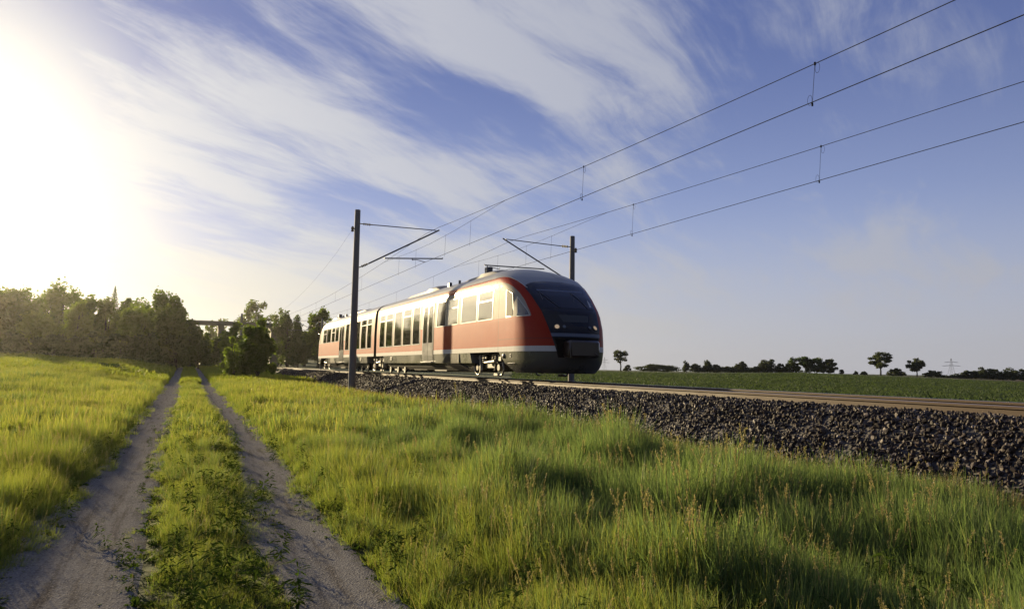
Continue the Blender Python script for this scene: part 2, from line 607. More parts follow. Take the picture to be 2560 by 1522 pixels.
xs = np.unique(np.concatenate([np.linspace(-1500, -60, 12), np.linspace(-60, -8, 40), np.linspace(-8, 20, 141), np.linspace(20, 260, 121), np.linspace(260, 2500, 24)]))
ys = np.unique(np.concatenate([np.linspace(-300, -8, 12), np.linspace(-8, 40, 161), np.linspace(40, 130, 90), np.linspace(130, 320, 60), np.linspace(320, 3000, 30)]))
grid_sheet('ground', xs, ys, ground_mat(), ground_z)
PM = path_mat()
for nm, f in (('path', rut_l), ('path', rut_r)):
    ysp = np.unique(np.concatenate([np.linspace(-6, 30, 181), np.linspace(30, 112, 120)]))
    tt = np.linspace(-1, 1, 11)
    c, hw = f(ysp)
    hw = (hw+0.16)
    wob = 0.07*(vnoise(ysp, 0*ysp, 0.7, 5 if f is rut_l else 9)-0.5)+0.16*(vnoise(ysp, 0*ysp, 2.6, 3)-0.5)
    X = c[:, None] + tt[None]*(hw+np.abs(wob))[:, None] + wob[:, None]
    Y = np.repeat(ysp[:, None], len(tt), 1)
    Z = ground_z(X, Y)+0.022 - 0.05*(np.abs(tt)[None] > 0.99)
    n = len(tt)
    i = np.arange(len(ysp)-1)[:, None]*n + np.arange(n-1)[None]
    me = np_mesh(nm, np.stack([X, Y, Z], -1).reshape(-1, 3), np.stack([i, i+1, i+n+1, i+n], -1).reshape(-1, 4), PM, smooth=True)
    tag(link(bpy.data.objects.new(nm, me)), kind='structure')


# ------------------------------------------------------------------ instancing of ground cover (stuff)
def proto_collection(name, meshes):
    c = bpy.data.collections.new(name)
    for k, me in enumerate(meshes):
        c.objects.link(bpy.data.objects.new('%s_%02d' % (name, k), me))
    return c


def scatter(name, P, rot, scl, idx, protos, label, cat):
    """one object: points with stored rotation, scale and kind, a small mesh put on each"""
    me = bpy.data.meshes.new(name)
    P = np.asarray(P, np.float32)
    me.vertices.add(len(P))
    me.vertices.foreach_set('co', P.ravel())
    for nm, typ, arr, key in (('rot', 'FLOAT_VECTOR', rot, 'vector'), ('scl', 'FLOAT_VECTOR', scl, 'vector'), ('idx', 'INT', idx, 'value')):
        at = me.attributes.new(nm, typ, 'POINT')
        at.data.foreach_set(key, np.asarray(arr, np.int32 if typ == 'INT' else np.float32).ravel())
    o = link(bpy.data.objects.new(name, me))
    ng = bpy.data.node_groups.new(name+'_scatter', 'GeometryNodeTree')
    ng.interface.new_socket('Geometry', in_out='INPUT', socket_type='NodeSocketGeometry')
    ng.interface.new_socket('Geometry', in_out='OUTPUT', socket_type='NodeSocketGeometry')
    n, l = ng.nodes, ng.links
    gi, go = n.new('NodeGroupInput'), n.new('NodeGroupOutput')
    ci = n.new('GeometryNodeCollectionInfo')
    ci.inputs['Collection'].default_value = protos
    ci.inputs['Separate Children'].default_value = True
    ci.inputs['Reset Children'].default_value = True
    ip = n.new('GeometryNodeInstanceOnPoints')
    ip.inputs['Pick Instance'].default_value = True

    def na(nm, typ):
        q = n.new('GeometryNodeInputNamedAttribute')
        q.data_type = typ
        q.inputs['Name'].default_value = nm
        return [s for s in q.outputs if s.enabled and s.name == 'Attribute'][0]
    l.new(gi.outputs[0], ip.inputs['Points'])
    l.new(ci.outputs[0], ip.inputs['Instance'])
    l.new(na('idx', 'INT'), ip.inputs['Instance Index'])
    e = n.new('FunctionNodeEulerToRotation')
    l.new(na('rot', 'FLOAT_VECTOR'), e.inputs[0])
    l.new(e.outputs[0], ip.inputs['Rotation'])
    l.new(na('scl', 'FLOAT_VECTOR'), ip.inputs['Scale'])
    l.new(ip.outputs[0], go.inputs[0])
    md = o.modifiers.new('scatter', 'NODES')
    md.node_group = ng
    tag(o, label, cat, kind='stuff')
    return o


def blades(n, rad, h0, h1, width, lean=0.35, seg=3, curl=0.5, r=rng):
    """n curved grass blades round a point, as quads narrowing to a tip"""
    V, Fq = [], []
    for k in range(n):
        a, q = r.uniform(0, 2*math.pi), rad*math.sqrt(r.uniform(0, 1))
        bx, by = q*math.cos(a), q*math.sin(a)
        h = r.uniform(h0, h1)
        la = r.uniform(0, 2*math.pi)
        le = h*abs(r.normal(0, lean))
        cu = r.uniform(0.6, 1.8+curl)
        wa = r.uniform(0, 2*math.pi)
        wx, wy = math.cos(wa)*width*0.5, math.sin(wa)*width*0.5
        o = len(V)
        for i in range(seg+1):
            t = i/seg
            z = h*(t - 0.28*min(1.4, le/h)*t*t)
            px, py = bx+math.cos(la)*le*t**cu, by+math.sin(la)*le*t**cu
            ww = (1-t**1.6)*0.9+0.10
            V.append((px-wx*ww, py-wy*ww, z))
            V.append((px+wx*ww, py+wy*ww, z))
        for i in range(seg):
            Fq.append((o+2*i, o+2*i+1, o+2*i+3, o+2*i+2))
    return np.array(V), np.array(Fq)


GM = leaf_mat('grass_blade', (0.155, 0.205, 0.034), (0.095, 0.150, 0.034), (0.230, 0.255, 0.062), 0.62, 0.30, dry=(0.27, 0.23, 0.10), spec=0.12, tip=(0.36, 0.34, 0.10))
GM_lush = leaf_mat('grass_lush', (0.060, 0.112, 0.042), (0.092, 0.150, 0.052), (0.190, 0.240, 0.098), 0.58, 0.5, dry=(0.26, 0.23, 0.12), spec=0.12, tip=(0.20, 0.28, 0.11))
GM_dry = leaf_mat('grass_dry', (0.16, 0.12, 0.05), (0.12, 0.10, 0.035), (0.20, 0.13, 0.07), 0.45, 0.5)
WM = leaf_mat('weed_leaf', (0.045, 0.080, 0.016), (0.07, 0.10, 0.022), (0.055, 0.09, 0.018), 0.45, 0.8, spec=0.0)
SM = leaf_mat('seed_head', (0.30, 0.26, 0.13), (0.22, 0.22, 0.10), (0.36, 0.28, 0.17), 0.45, 0.6)
FM = leaf_mat('meadow_leaf', (0.20, 0.24, 0.028), (0.13, 0.195, 0.030), (0.26, 0.26, 0.036), 0.58, 0.12, spec=0.1)
CM = leaf_mat('crop_leaf', (0.062, 0.090, 0.042), (0.080, 0.110, 0.050), (0.068, 0.098, 0.044), 0.42, 0.08, spec=0.05)


def bl_mesh(name, mt, *a, **k):
    V, Fq = blades(*a, **k)
    return np_mesh(name, V, Fq, mt, smooth=True)


protoN = proto_collection('tuft_near', [bl_mesh('tuft_near', GM, 34, 0.13, 0.3, 1.0, 0.0115, lean=0.36, seg=4) for k in range(6)]
                          + [bl_mesh('tuft_near', GM_lush, 30, 0.13, 0.3, 1.0, 0.0145, lean=0.34, seg=4) for k in range(6)]
                          + [bl_mesh('tuft_near', GM_dry, 16, 0.13, 0.4, 1.0, 0.008, lean=0.25, seg=4) for k in range(3)])
protoM = proto_collection('tuft_mid', [bl_mesh('tuft_mid', GM, 34, 0.36, 0.35, 1.0, 0.026, lean=0.15, seg=3) for k in range(5)]
                          + [bl_mesh('tuft_mid', GM_lush, 34, 0.36, 0.35, 1.0, 0.030, lean=0.15, seg=3) for k in range(4)]
                          + [bl_mesh('tuft_mid', GM_dry, 26, 0.36, 0.35, 1.0, 0.018, lean=0.13, seg=3) for k in range(3)])
protoF = proto_collection('tuft_far', [bl_mesh('tuft_far', FM, 60, 1.6, 0.4, 1.0, 0.12, lean=0.16, seg=2) for k in range(5)])


def stalk_mesh(kind):
    V, Fq = [], []
    r = rng
    o = 0
    bend = r.uniform(0.05, 0.35)
    ba = r.uniform(0, 6.28)

    def pt(t):
        return np.array([math.cos(ba)*bend*t**2.2, math.sin(ba)*bend*t**2.2, t*(1-0.2*bend*t)])
    w_ = 0.004
    for sgn in ((1, 0), (0, 1)):
        o = len(V)
        for i in range(5):
            p = pt(i/4)
            V += [p-np.array([w_*sgn[0], w_*sgn[1], 0]), p+np.array([w_*sgn[0], w_*sgn[1], 0])]
        for i in range(4):
            Fq.append((o+2*i, o+2*i+1, o+2*i+3, o+2*i+2))
    nh = 46 if kind == 0 else 34
    for k in range(nh):
        t = r.uniform(0.80, 1.0) if kind == 0 else r.uniform(0.62, 1.0)
        p = pt(t)
        sp = (0.014 if kind == 0 else 0.055*(1.08-t)/0.4)
        q = p + r.normal(0, 1, 3)*sp*np.array([1, 1, 0.5])
        dd = r.normal(0, 1, 3)
        dd[2] = abs(dd[2])+1.2
        dd = dd/np.linalg.norm(dd)*0.019
        e = np.cross(dd, r.normal(0, 1, 3))
        e = e/np.linalg.norm(e)*0.0048
        o = len(V)
        V += [q-e, q+e, q+e+dd, q-e+dd]
        Fq.append((o, o+1, o+2, o+3))
    return np_mesh('seed_stalk', np.array(V), np.array(Fq), SM)


protoS = proto_collection('seed_stalk', [stalk_mesh(k % 2) for k in range(8)])


def weed_mesh(tall):
    V, Fq = [], []
    r = rng
    nl = 26 if not tall else 70
    for k in range(nl):
        a = r.uniform(0, 6.283)
        L = r.uniform(0.5, 1.0)*(1.0 if not tall else 0.28)
        wd = L*r.uniform(0.16, 0.30)
        zb = 0 if not tall else r.uniform(0.1, 1.0)
        el = r.uniform(0.15, 1.1) if not tall else r.uniform(-0.2, 0.7)
        d0 = np.array([math.cos(a)*math.cos(el), math.sin(a)*math.cos(el), math.sin(el)])
        s0 = np.array([-math.sin(a), math.cos(a), r.uniform(-0.4, 0.4)])
        b0 = np.array([math.cos(a)*0.05, math.sin(a)*0.05, zb])
        o = len(V)
        for t, ww in ((0, 0.15), (0.35, 0.9), (0.7, 0.75), (1.0, 0.05)):
            p = b0 + d0*L*t + np.array([0, 0, -0.35*L*t*t])
            V += [p-s0*wd*ww*0.5, p+s0*wd*ww*0.5]
        for i in range(3):
            Fq.append((o+2*i, o+2*i+1, o+2*i+3, o+2*i+2))
    return np_mesh('weed', np.array(V), np.array(Fq), WM, smooth=True)


protoW = proto_collection('weed', [weed_mesh(False) for k in range(5)] + [weed_mesh(True) for k in range(3)])


def polar_points(n, r0, r1, a0, a1, power=1.0):
    """points in a wedge seen by the camera; power < 2 packs them towards the near end"""
    a = np.radians(rng.uniform(a0, a1, n))
    u = rng.uniform(0, 1, n)
    rr = (r0**power + u*(r1**power-r0**power))**(1/power)
    return rr*np.sin(a), rr*np.cos(a)


def in_rut(x, y, ext=0.0):
    res = np.zeros(len(x), bool)
    for f, sd_ in ((rut_l, 1), (rut_r, 2)):
        c, hw = f(y)
        wob = 0.17*(vnoise(x*0+sd_, y, 0.55, 4)-0.5)+0.16*(vnoise(x*0+sd_*3, y, 1.7, 6)-0.5)
        res |= np.abs(x-c-0.4*wob*np.sign(x-c)) < hw+ext+wob
    return res


def rut_dist(x, y):
    dd = np.full(len(x), 9.0)
    for f in (rut_l, rut_r):
        c, hw = f(y)
        dd = np.minimum(dd, np.abs(x-c)-hw)
    return dd


def toe_x(y):
    return 7.42 + 0.5*(vnoise(0*y, y, 3.0, 8)-0.5) + 0.3*(vnoise(0*y, y, 0.8, 18)-0.5)


def grass_height(x, y):
    h = 0.34 + 0.20*(vnoise(x, y, 1.6, 11)-0.5) + 0.30*(vnoise(x, y, 0.5, 12)-0.5)
    right = sstep(2.2, 3.4, x)*sstep(22, 9, y)
    clump = sstep(0.50, 0.85, vnoise(x, y, 0.9, 41)) + 0.5*sstep(0.6, 0.9, vnoise(x, y, 0.35, 42))
    h = h*(1+right*(0.10+0.75*clump*sstep(6.6, 4.6, x)))
    mound = np.exp(-((x-6.4)/1.0)**2-((y-19)/2.6)**2)+np.exp(-((x-6.0)/0.9)**2-((y-13.5)/1.6)**2)*0.8
    h = h*(1+0.5*mound)
    dr = rut_dist(x, y)
    h = h*(0.30+0.70*sstep(0.0, 0.55, dr))
    strip = (x > -0.5) & (x < 1.2)
    h = np.where(strip, h*0.72*(0.6+0.4*sstep(3, 14, y)), h)
    h = h*(1-0.45*sstep(5.8, 7.2, x))
    return np.maximum(h, 0.05)


def rot_arr(n, tilt=0.12):
    return np.stack([rng.normal(0, tilt, n), rng.normal(0, tilt, n), rng.uniform(0, 6.283, n)], 1)


def do_grass():
    # near
    x, y = polar_points(44000, 2.6, 15.0, -26, 66, 1.55)
    k = ~in_rut(x, y) & (x < toe_x(y)) & (rng.uniform(0, 1, len(x)) < 0.55+0.45*sstep(-0.0, 0.4, rut_dist(x, y)))
    thin = (x > -0.5) & (x < 1.2)                      # the strip between the ruts is patchy
    k &= ~thin | (vnoise(x, y, 0.35, 21) > 0.30)
    x, y = x[k], y[k]
    h = grass_height(x, y)
    z = ground_z(x, y)
    lush = (vnoise(x, y, 2.0, 31)*0.5 + sstep(1.5, 4.5, x)*0.95) > rng.uniform(0.15, 0.95, len(x))
    idx = rng.integers(0, 6, len(x)) + 6*lush
    idx = np.where(sstep(6.2, 7.2, x)*0.75 > rng.uniform(0.05, 1, len(x)), 12+rng.integers(0, 3, len(x)), idx)
    s = h*rng.uniform(0.65, 1.35, len(x))
    sc = np.stack([s*0.55+0.20, s*0.55+0.20, s], 1)
    scatter('meadow_grass', np.stack([x, y, z-0.01], 1), rot_arr(len(x)), sc, idx, protoN,
            'long green grass close by, on both sides of the two wheel ruts', 'grass')
    # middle
    x, y = polar_points(26000, 13.0, 62, -16, 40, 1.25)
    k = ~in_rut(x, y, 0.06) & (x < toe_x(y)) & (x > -26)
    x, y = x[k], y[k]
    h = grass_height(x, y)
    toe = sstep(5.4, 7.2, x) > rng.uniform(0.1, 1.3, len(x))
    lush = (vnoise(x, y, 3.0, 31)*0.6+sstep(26, 12, y)*sstep(2, 5, x)*0.4) > rng.uniform(0.25, 1.05, len(x))
    idx = np.where(toe, 9+rng.integers(0, 3, len(x)), np.where(lush, 5+rng.integers(0, 4, len(x)), rng.integers(0, 5, len(x))))
    s = h*rng.uniform(0.75, 1.25, len(x))
    w_ = np.clip(rut_dist(x, y)*1.4, 0.35, 1.0)
    scatter('verge_grass', np.stack([x, y, ground_z(x, y)-0.01], 1), rot_arr(len(x), 0.08), np.stack([w_, w_, s], 1), idx, protoM,
            'yellow green grass further along the farm track and verge', 'grass')
    # far meadow
    x, y = polar_points(15000, 50, 128, -15, 8, 1.5)
    k = ~in_rut(x, y, 0.25) & (x < 7.2) & (x > -34)
    x, y = x[k], y[k]
    w_ = np.clip(rut_dist(x, y)*0.55, 0.12, 1.0)
    h = 0.36*rng.uniform(0.7, 1.2, len(x))*np.where((x > -2.6) & (x < 4), 1.15, 0.8+0.4*vnoise(x, y, 9, 3))
    scatter('field_grass', np.stack([x, y, ground_z(x, y)-0.02], 1), rot_arr(len(x), 0.05), np.stack([w_, w_, h], 1),
            rng.integers(0, 5, len(x)), protoF, 'bright yellow green meadow stretching to the wood on the left', 'meadow')
    # seed stalks
    x, y = polar_points(8500, 2.8, 30, -24, 64, 1.1)
    pr = 0.35+0.65*(vnoise(x, y, 1.5, 14) > 0.5)
    k = ~in_rut(x, y, 0.02) & (x < toe_x(y)+0.15) & (rng.uniform(0, 1, len(x)) < pr)
    x, y = x[k], y[k]
    h = (grass_height(x, y)*1.05+0.07)*rng.uniform(0.8, 1.2, len(x))
    h = np.where((x > -0.5) & (x < 1.25), h*0.8, h)
    scatter('seed_stalks', np.stack([x, y, ground_z(x, y)], 1), rot_arr(len(x), 0.12), np.stack([h*0.7, h*0.7, h], 1), rng.integers(0, 8, len(x)), protoS,
            'straw coloured grass seed heads standing above the green grass', 'seed heads')
    # broad leaved weeds along the ruts and in the strip
    x, y = polar_points(15000, 2.8, 24, -24, 60, 1.1)
    dr = rut_dist(x, y)
    k = ~in_rut(x, y, -0.10) & (x < 7.3) & (rng.uniform(0, 1, len(x)) < np.where(dr < 0.22, 0.95, np.where((x > -0.5) & (x < 1.3), 0.55, 0.22)))
    x, y = x[k], y[k]
    dr = rut_dist(x, y)
    s = np.clip(rng.uniform(0.035, 0.10, len(x)), 0.03, 0.04+np.maximum(dr+0.16, 0.0)*0.4)
    tall = rng.uniform(0, 1, len(x)) < np.where(dr > 0.25, 0.35, 0.05)
    idx = np.where(tall, 5+rng.integers(0, 3, len(x)), rng.integers(0, 5, len(x)))
    s = np.where(tall, rng.uniform(0.16, 0.34, len(x)), s)
    scatter('weeds', np.stack([x, y, ground_z(x, y)+0.004], 1), rot_arr(len(x), 0.15), np.stack([s, s, s*0.9], 1), idx, protoW,
            'dark leafy weeds spreading over the edges of the wheel ruts', 'weeds')


do_grass()

# crop on the field across the line
x, y = polar_points(16000, 34, 150, 24, 64, 1.2)
rowv = y*0.985-x*0.17
rown = np.round(rowv/1.2)
y = (rown*1.2+rng.normal(0, 0.16, len(x))+0.17*x)/0.985
k = x > 19.5
x, y = x[k], y[k]
protoC = proto_collection('crop_plant', [bl_mesh('crop_plant', CM, 16, 0.30, 0.5, 1.0, 0.13, lean=0.7, seg=2) for k_ in range(4)])
s = rng.uniform(0.18, 0.36, len(x))
scatter('crop_plants', np.stack([x, y, ground_z(x, y)], 1), rot_arr(len(x), 0.1), np.stack([s*3.2, s*3.2, s], 1), rng.integers(0, 4, len(x)), protoC,
        'rows of low green crop on the field beyond the railway', 'crop')


# ------------------------------------------------------------------ ballast and track
def ballast_mat():
    mt = bpy.data.materials.new('ballast_bed')
    mt.use_nodes = True
    t = NT(mt.node_tree)
    b = t.n['Principled BSDF']
    pos = t.new('ShaderNodeNewGeometry').outputs['Position']
    v = t.new('ShaderNodeTexVoronoi')
    t.put(v.inputs['Vector'], pos)
    v.inputs['Scale'].default_value = 17
    c = t.mix(t.sep(v.outputs['Color'])[0], (0.014, 0.013, 0.013), (0.055, 0.048, 0.045))
    t.l.new(c, b.inputs['Base Color'])
    b.inputs['Roughness'].default_value = 0.8
    bn = t.new('ShaderNodeBump')
    bn.inputs['Strength'].default_value = 1.0
    bn.inputs['Distance'].default_value = 0.05
    t.l.new(v.outputs['Distance'], bn.inputs['Height'])
    t.l.new(bn.outputs[0], b.inputs['Normal'])
    return mt


def ballast_z(x):
    return np.interp(x, [7.0, 7.3, 8.55, 8.9, XN-0.35, XN+0.2, XFAR+0.4, 12.6, 13.0, X2-1.6, X2+1.6, 17.0, 17.8, 19.2],
                     [-0.10, 0.06, 0.84, 0.90, RZ-0.155, RZ-0.155, RZ-0.155, 0.72, 0.66, RZ2-0.155, RZ2-0.155, 0.62, 0.30, -0.10])


bx = np.array([6.8, 7.0, 7.3, 7.7, 8.1, 8.55, 8.9, XN-0.35, XN, XN+0.4, XC, XFAR, XFAR+0.4, 12.2, 12.6, 13.0, X2-1.6, X2, X2+1.6, 17.0, 17.4, 17.8, 19.2])
by = np.linspace(-80, 420, 401)
grid_sheet('ballast', bx, by, ballast_mat(), lambda X, Y: ballast_z(X) + 0.05*(vnoise(X, Y, 0.6, 7)-0.5)*(X < 9.3) - 0.8*(X < 6.9))


def stone_mesh(k):
    r = np.random.default_rng(100+k)
    n = 9
    V = r.normal(0, 1, (n+6, 3))
    V /= np.linalg.norm(V, axis=1)[:, None]
    V *= np.array([1.0, r.uniform(0.6, 0.9), r.uniform(0.45, 0.75)])*0.5
    import bmesh
    bm = bmesh.new()
    for v in V:
        bm.verts.new(v)
    bmesh.ops.convex_hull(bm, input=bm.verts[:])
    me = bpy.data.meshes.new('stone')
    bm.to_mesh(me)
    bm.free()
    return me


def stone_mat():
    mt = bpy.data.materials.new('ballast_stone')
    mt.use_nodes = True
    t = NT(mt.node_tree)
    b = t.n['Principled BSDF']
    rnd = t.new('ShaderNodeObjectInfo').outputs['Random']
    pos = t.new('ShaderNodeNewGeometry').outputs['Position']
    c = t.mix(t.math('POWER', rnd, 2.8), (0.011, 0.008, 0.006), (0.080, 0.054, 0.036))
    c = t.mix(t.rng(t.math('FRACT', t.math('MULTIPLY', rnd, 37.0)), 0.88, 0.95), c, (0.23, 0.20, 0.18))
    c = t.mix(t.math('MULTIPLY', t.noise(pos, 25, 3), 0.6), c, (0.045, 0.03, 0.024))
    t.l.new(c, b.inputs['Base Color'])
    b.inputs['Roughness'].default_value = 0.6
    b.inputs['Specular IOR Level'].default_value = 0.25
    return mt


stm = stone_mat()
stones = [stone_mesh(k) for k in range(7)]
for me in stones:
    me.materials.append(stm)
protoB = proto_collection('stone', stones)
n1_, n2_ = 46000, 15000
yb = np.concatenate([0.5+29.5*rng.uniform(0, 1, n1_)**1.3, rng.uniform(28, 75, n2_)])
xb = np.concatenate([rng.uniform(7.0, 9.70, n1_), rng.uniform(7.1, 9.70, n2_)])
k = (xb > toe_x(yb)-0.25*rng.uniform(0, 1, len(xb)))
xb, yb = xb[k], yb[k]
sb = np.where(yb < 29, 0.032+0.070*rng.uniform(0, 1, len(xb))**1.7, rng.uniform(0.07, 0.13, len(xb)))
zb = ballast_z(xb)+0.05*(vnoise(xb, yb, 0.6, 7)-0.5)*(xb < 9.3) + sb*rng.uniform(0.0, 0.32, len(xb))
scatter('ballast_stones', np.stack([xb, yb, zb], 1), rng.uniform(0, 6.28, (len(xb), 3)), np.stack([sb*1.15, sb, sb], 1), rng.integers(0, 7, len(xb)), protoB,
        'loose dark broken stones heaped along the near side of the track', 'ballast')


def rail(x, zt, label):
    prof = [(-0.062, -0.172), (0.062, -0.172), (0.062, -0.160), (0.012, -0.138), (0.009, -0.052), (0.035, -0.036), (0.036, -0.012), (0.026, -0.0015), (0.02, 0.0),
            (-0.02, 0.0), (-0.026, -0.0015), (-0.036, -0.012), (-0.035, -0.036), (-0.009, -0.052), (-0.012, -0.138), (-0.062, -0.160)]
    ysr = [-70, 0, 40, 100, 200, 400]
    V = [(px, yy, pz) for yy in ysr for px, pz in prof]
    n = len(prof)
    Fs, Mi = [], []
    for i in range(len(ysr)-1):
        for k in range(n):
            j = (k+1) % n
            Fs.append((i*n+k, i*n+j, i*n+n+j, i*n+n+k)[::-1])
            Mi.append(1 if k in (7, 8, 9) else 0)
    o = link(bpy.data.objects.new('rail', np_mesh('rail', V, Fs, [M['rail_side'], M['rail_top']], Mi)))
    o.location = (x, 0, zt)
    return tag(o, label, 'rail')


rail(XN, RZ, 'near steel rail of the train track, brown flank above the ballast')
rail(XFAR, RZ, 'far steel rail of the train track with thin bright top edge')
rail(X2-0.753, RZ2, 'near rail of the second track behind the train')
rail(X2+0.753, RZ2, 'far rail of the second track beside the field')

# sleepers with their rail fastenings
sv = MB()
sv.box(-1.3, 1.3, -0.13, 0.13, -0.22, 0.0, bev=0.02)
smesh = np_mesh('sleeper', sv.V, sv.F, M['sleeper'])
cb = MB()
cb.box(-0.18, 0.18, -0.07, 0.07, -0.01, 0.022, bev=0.006)
for s_ in (1, -1):
    cb.tube([(s_*0.07, -0.05, 0.045), (s_*0.12, -0.055, 0.075), (s_*0.165, -0.03, 0.05), (s_*0.165, 0.03, 0.05), (s_*0.12, 0.055, 0.075), (s_*0.07, 0.05, 0.045)], 0.011, 6)
    cb.tube([(s_*0.125, 0, 0.03), (s_*0.125, 0, 0.088)], 0.018, 6)
cmesh = np_mesh('rail_clip', cb.V, cb.F, M['clip'])
for kk in range(150):
    yy = 2.4+0.63*kk
    so_ = link(bpy.data.objects.new('sleeper', smesh))
    so_.location = (XC, yy, RZ-0.185)
    tag(so_, 'concrete sleeper half buried in dark ballast under the train track', 'sleeper', 'sleepers of the near track')
    for sx in (XN-XC, XFAR-XC):
        c_ = link(bpy.data.objects.new('rail_clip', cmesh), so_)
        c_.location = (sx, 0, 0.002)


# ------------------------------------------------------------------ catenary masts
def mast(yy, side, label, near):
    """side -1: left of the line, arm to the right; +1: right of the line, arm to the left"""
    bxm, top = (6.97, 8.70) if side < 0 else (18.37, 8.46)
    zb = 0.25 if side < 0 else 0.0
    t = empty('catenary_mast', (bxm, yy, zb))
    tag(t, label, 'mast', 'overhead line masts along the railway')
    s = -side
    H = top-zb
    p = MB().tube([(0, 0, -0.5), (0, 0, 0.0), (0, 0, H*0.5), (0, 0, H-0.03), (0, 0, H)], [0.175, 0.17, 0.152, 0.128, 0.120], 20)
    p.build('pole', M['concrete'], t, True)
    if side < 0:
        zt, zl, xe, xj, zj = 8.06-zb, 6.0-zb, 3.85, 1.33, 6.52-zb
    else:
        zt, zl, xe, xj, zj = 7.88-zb, 6.05-zb, 3.85, 1.64, 6.59-zb
    ztip = zt+0.02 if side < 0 else zt+0.09
    # top tie
    MB().tube([(s*0.72, 0, zt), (s*xe, 0, ztip)], 0.022, 8).build('top_tube', M['galv'], t)
    MB().tube([(s*0.60, 0, zl+0.22 if side < 0 else zl+0.22), (s*(xe+0.16), 0, ztip+0.03)], 0.036, 8).build('bracket_tube', M['galv'], t)
    xr = 4.22 if side < 0 else 4.97
    zr = 6.72-zb if side < 0 else 6.56-zb
    MB().tube([(s*xj, 0, zj), (s*xr, 0, zr)], 0.030, 8).tube([(s*xr, 0, zr), (s*xr, 0, zr+0.05)], 0.02, 6).build('registration_arm', M['galv'], t)
    x0, x1 = (2.70, 3.34) if side < 0 else (4.83, 4.15)
    zs = 6.60-zb if side < 0 else 6.52-zb
    MB().tube([(s*x0, 0, zs+0.04), (s*x0, 0, zs-0.08)], 0.025, 6).tube([(s*x0, 0, zs-0.06), (s*(x0*0.7+x1*0.3), 0, zs-0.03), (s*x1, 0, zs-0.12), (s*x1, 0, RZ+5.43-zb)], 0.017, 6).build('steady_arm', M['galv'], t)
    for (xa, za, xb_, zb_) in ((0.13, zt, 0.74, zt), (0.15, zl, 0.62, zl+0.23)):
        ins = MB()
        a_, b_ = Vector((s*xa, 0, za)), Vector((s*xb_, 0, zb_))
        ins.tube([a_, b_], 0.024, 8)
        for q in (0.3, 0.45, 0.6, 0.75):
            c_ = a_.lerp(b_, q)
            ins.disc(c_, b_-a_, [(-0.03, 0.025), (-0.012, 0.068), (0.012, 0.062), (0.02, 0.025)], 12)
        ins.build('insulator', M['insul'], t, True)
    cl_ = MB()
    for zz in (zt, zl):
        cl_.disc((0, 0, zz), (0, 0, 1), [(-0.05, 0.15), (-0.05, 0.172), (0.05, 0.172), (0.05, 0.15)], 16)
    cl_.build('clamp_band', M['galv'], t, True)
    fe = MB()
    fe.disc((-s*0.21, 0, (7.78 if side < 0 else 7.72)-zb), (0, 0, 1), [(-0.13, 0.03), (-0.10, 0.075), (-0.03, 0.05), (0.03, 0.08), (0.10, 0.05), (0.13, 0.03)], 12)
    fe.tube([(0, 0, (7.78 if side < 0 else 7.72)-zb), (-s*0.2, 0, (7.78 if side < 0 else 7.72)-zb)], 0.02, 6)
    fe.build('feeder_insulator', M['insul'], t, True)
    return t


YM = [-44.6, 33.77, 112.0, 191.0]
mast(YM[1], -1, 'tall round pole left of the train with its arm reaching right over the track', True)
mast(YM[1], 1, 'round pole rising behind the nose of the train, arm pointing left', True)
mast(YM[2], -1, 'distant pole in front of the trees behind the round bush', False)
mast(YM[2], 1, 'distant pole mostly hidden behind the rear of the train', False)
mast(YM[3], -1, 'farthest pole on the left side, beside the road bridge', False)
mast(YM[3], 1, 'farthest pole on the right side, right of the round bush', False)


def wires(x, zc, zm, zs, drops, label):
    t = empty('overhead_line', (x, YM[1], zc))
    tag(t, label, 'overhead wire', 'overhead lines above the two tracks')
    o = lambda yy, zz, xx=0.0: (xx, yy-YM[1], zz-zc)
    cw = []
    for i, yy in enumerate(YM+[270.0]):
        cw.append(o(yy, zc, 0.24*(-1)**i))
    MB().tube(cw, 0.0085, 6).build('contact_wire', M['wire'], t)
    pts = []

    def zmess(yy):
        for a, b in zip((YM+[270.0])[:-1], (YM+[270.0])[1:]):
            if a <= yy <= b:
                q = (yy-a)/(b-a)
                return zm - zs*4*q*(1-q)
        return zm
    for yy in np.linspace(YM[0], 270, 160):
        pts.append(o(yy, zmess(yy)))
    MB().tube(pts, 0.0080, 6).build('messenger_wire', M['wire'], t)
    for yy, half in ((YM[1], 9.2), (YM[2], 9.2)):
        y0, y1 = yy-half, yy+half
        MB().tube([o(y0, zmess(y0)), o(yy-3.5, zmess(y0)-0.20), o(yy, zmess(y0)-0.25), o(yy+3.5, zmess(y1)-0.20), o(y1, zmess(y1))], 0.006, 5).build('stitch_wire', M['wire'], t)
    for yy in drops:
        zt = zmess(yy)
        for ym in YM:
            if abs(yy-ym) < 9.2:
                zt = zmess(ym-9.2)-0.25+0.25*(abs(yy-ym)/9.2)
        q = MB().tube([o(yy-0.04, zt), o(yy+0.04, zc)], 0.0045, 5)
        if yy < 26:
            for zz, sg in ((zt, -1), (zc, 1)):
                c_ = Vector(o(yy+(-0.04 if sg < 0 else 0.04)+sg*-0.06*-1, zz+sg*0.10))
                q.tube([c_+Vector((0, math.cos(a)*0.055, math.sin(a)*0.10)) for a in np.linspace(0, 2*math.pi, 13)], 0.004, 4, cap=False)
                q.tube([Vector(o(yy+sg*0.04, zz-0.03)), Vector(o(yy+sg*0.04, zz+0.03))], 0.018, 6)
        q.build('dropper', M['wire'], t)
    return t


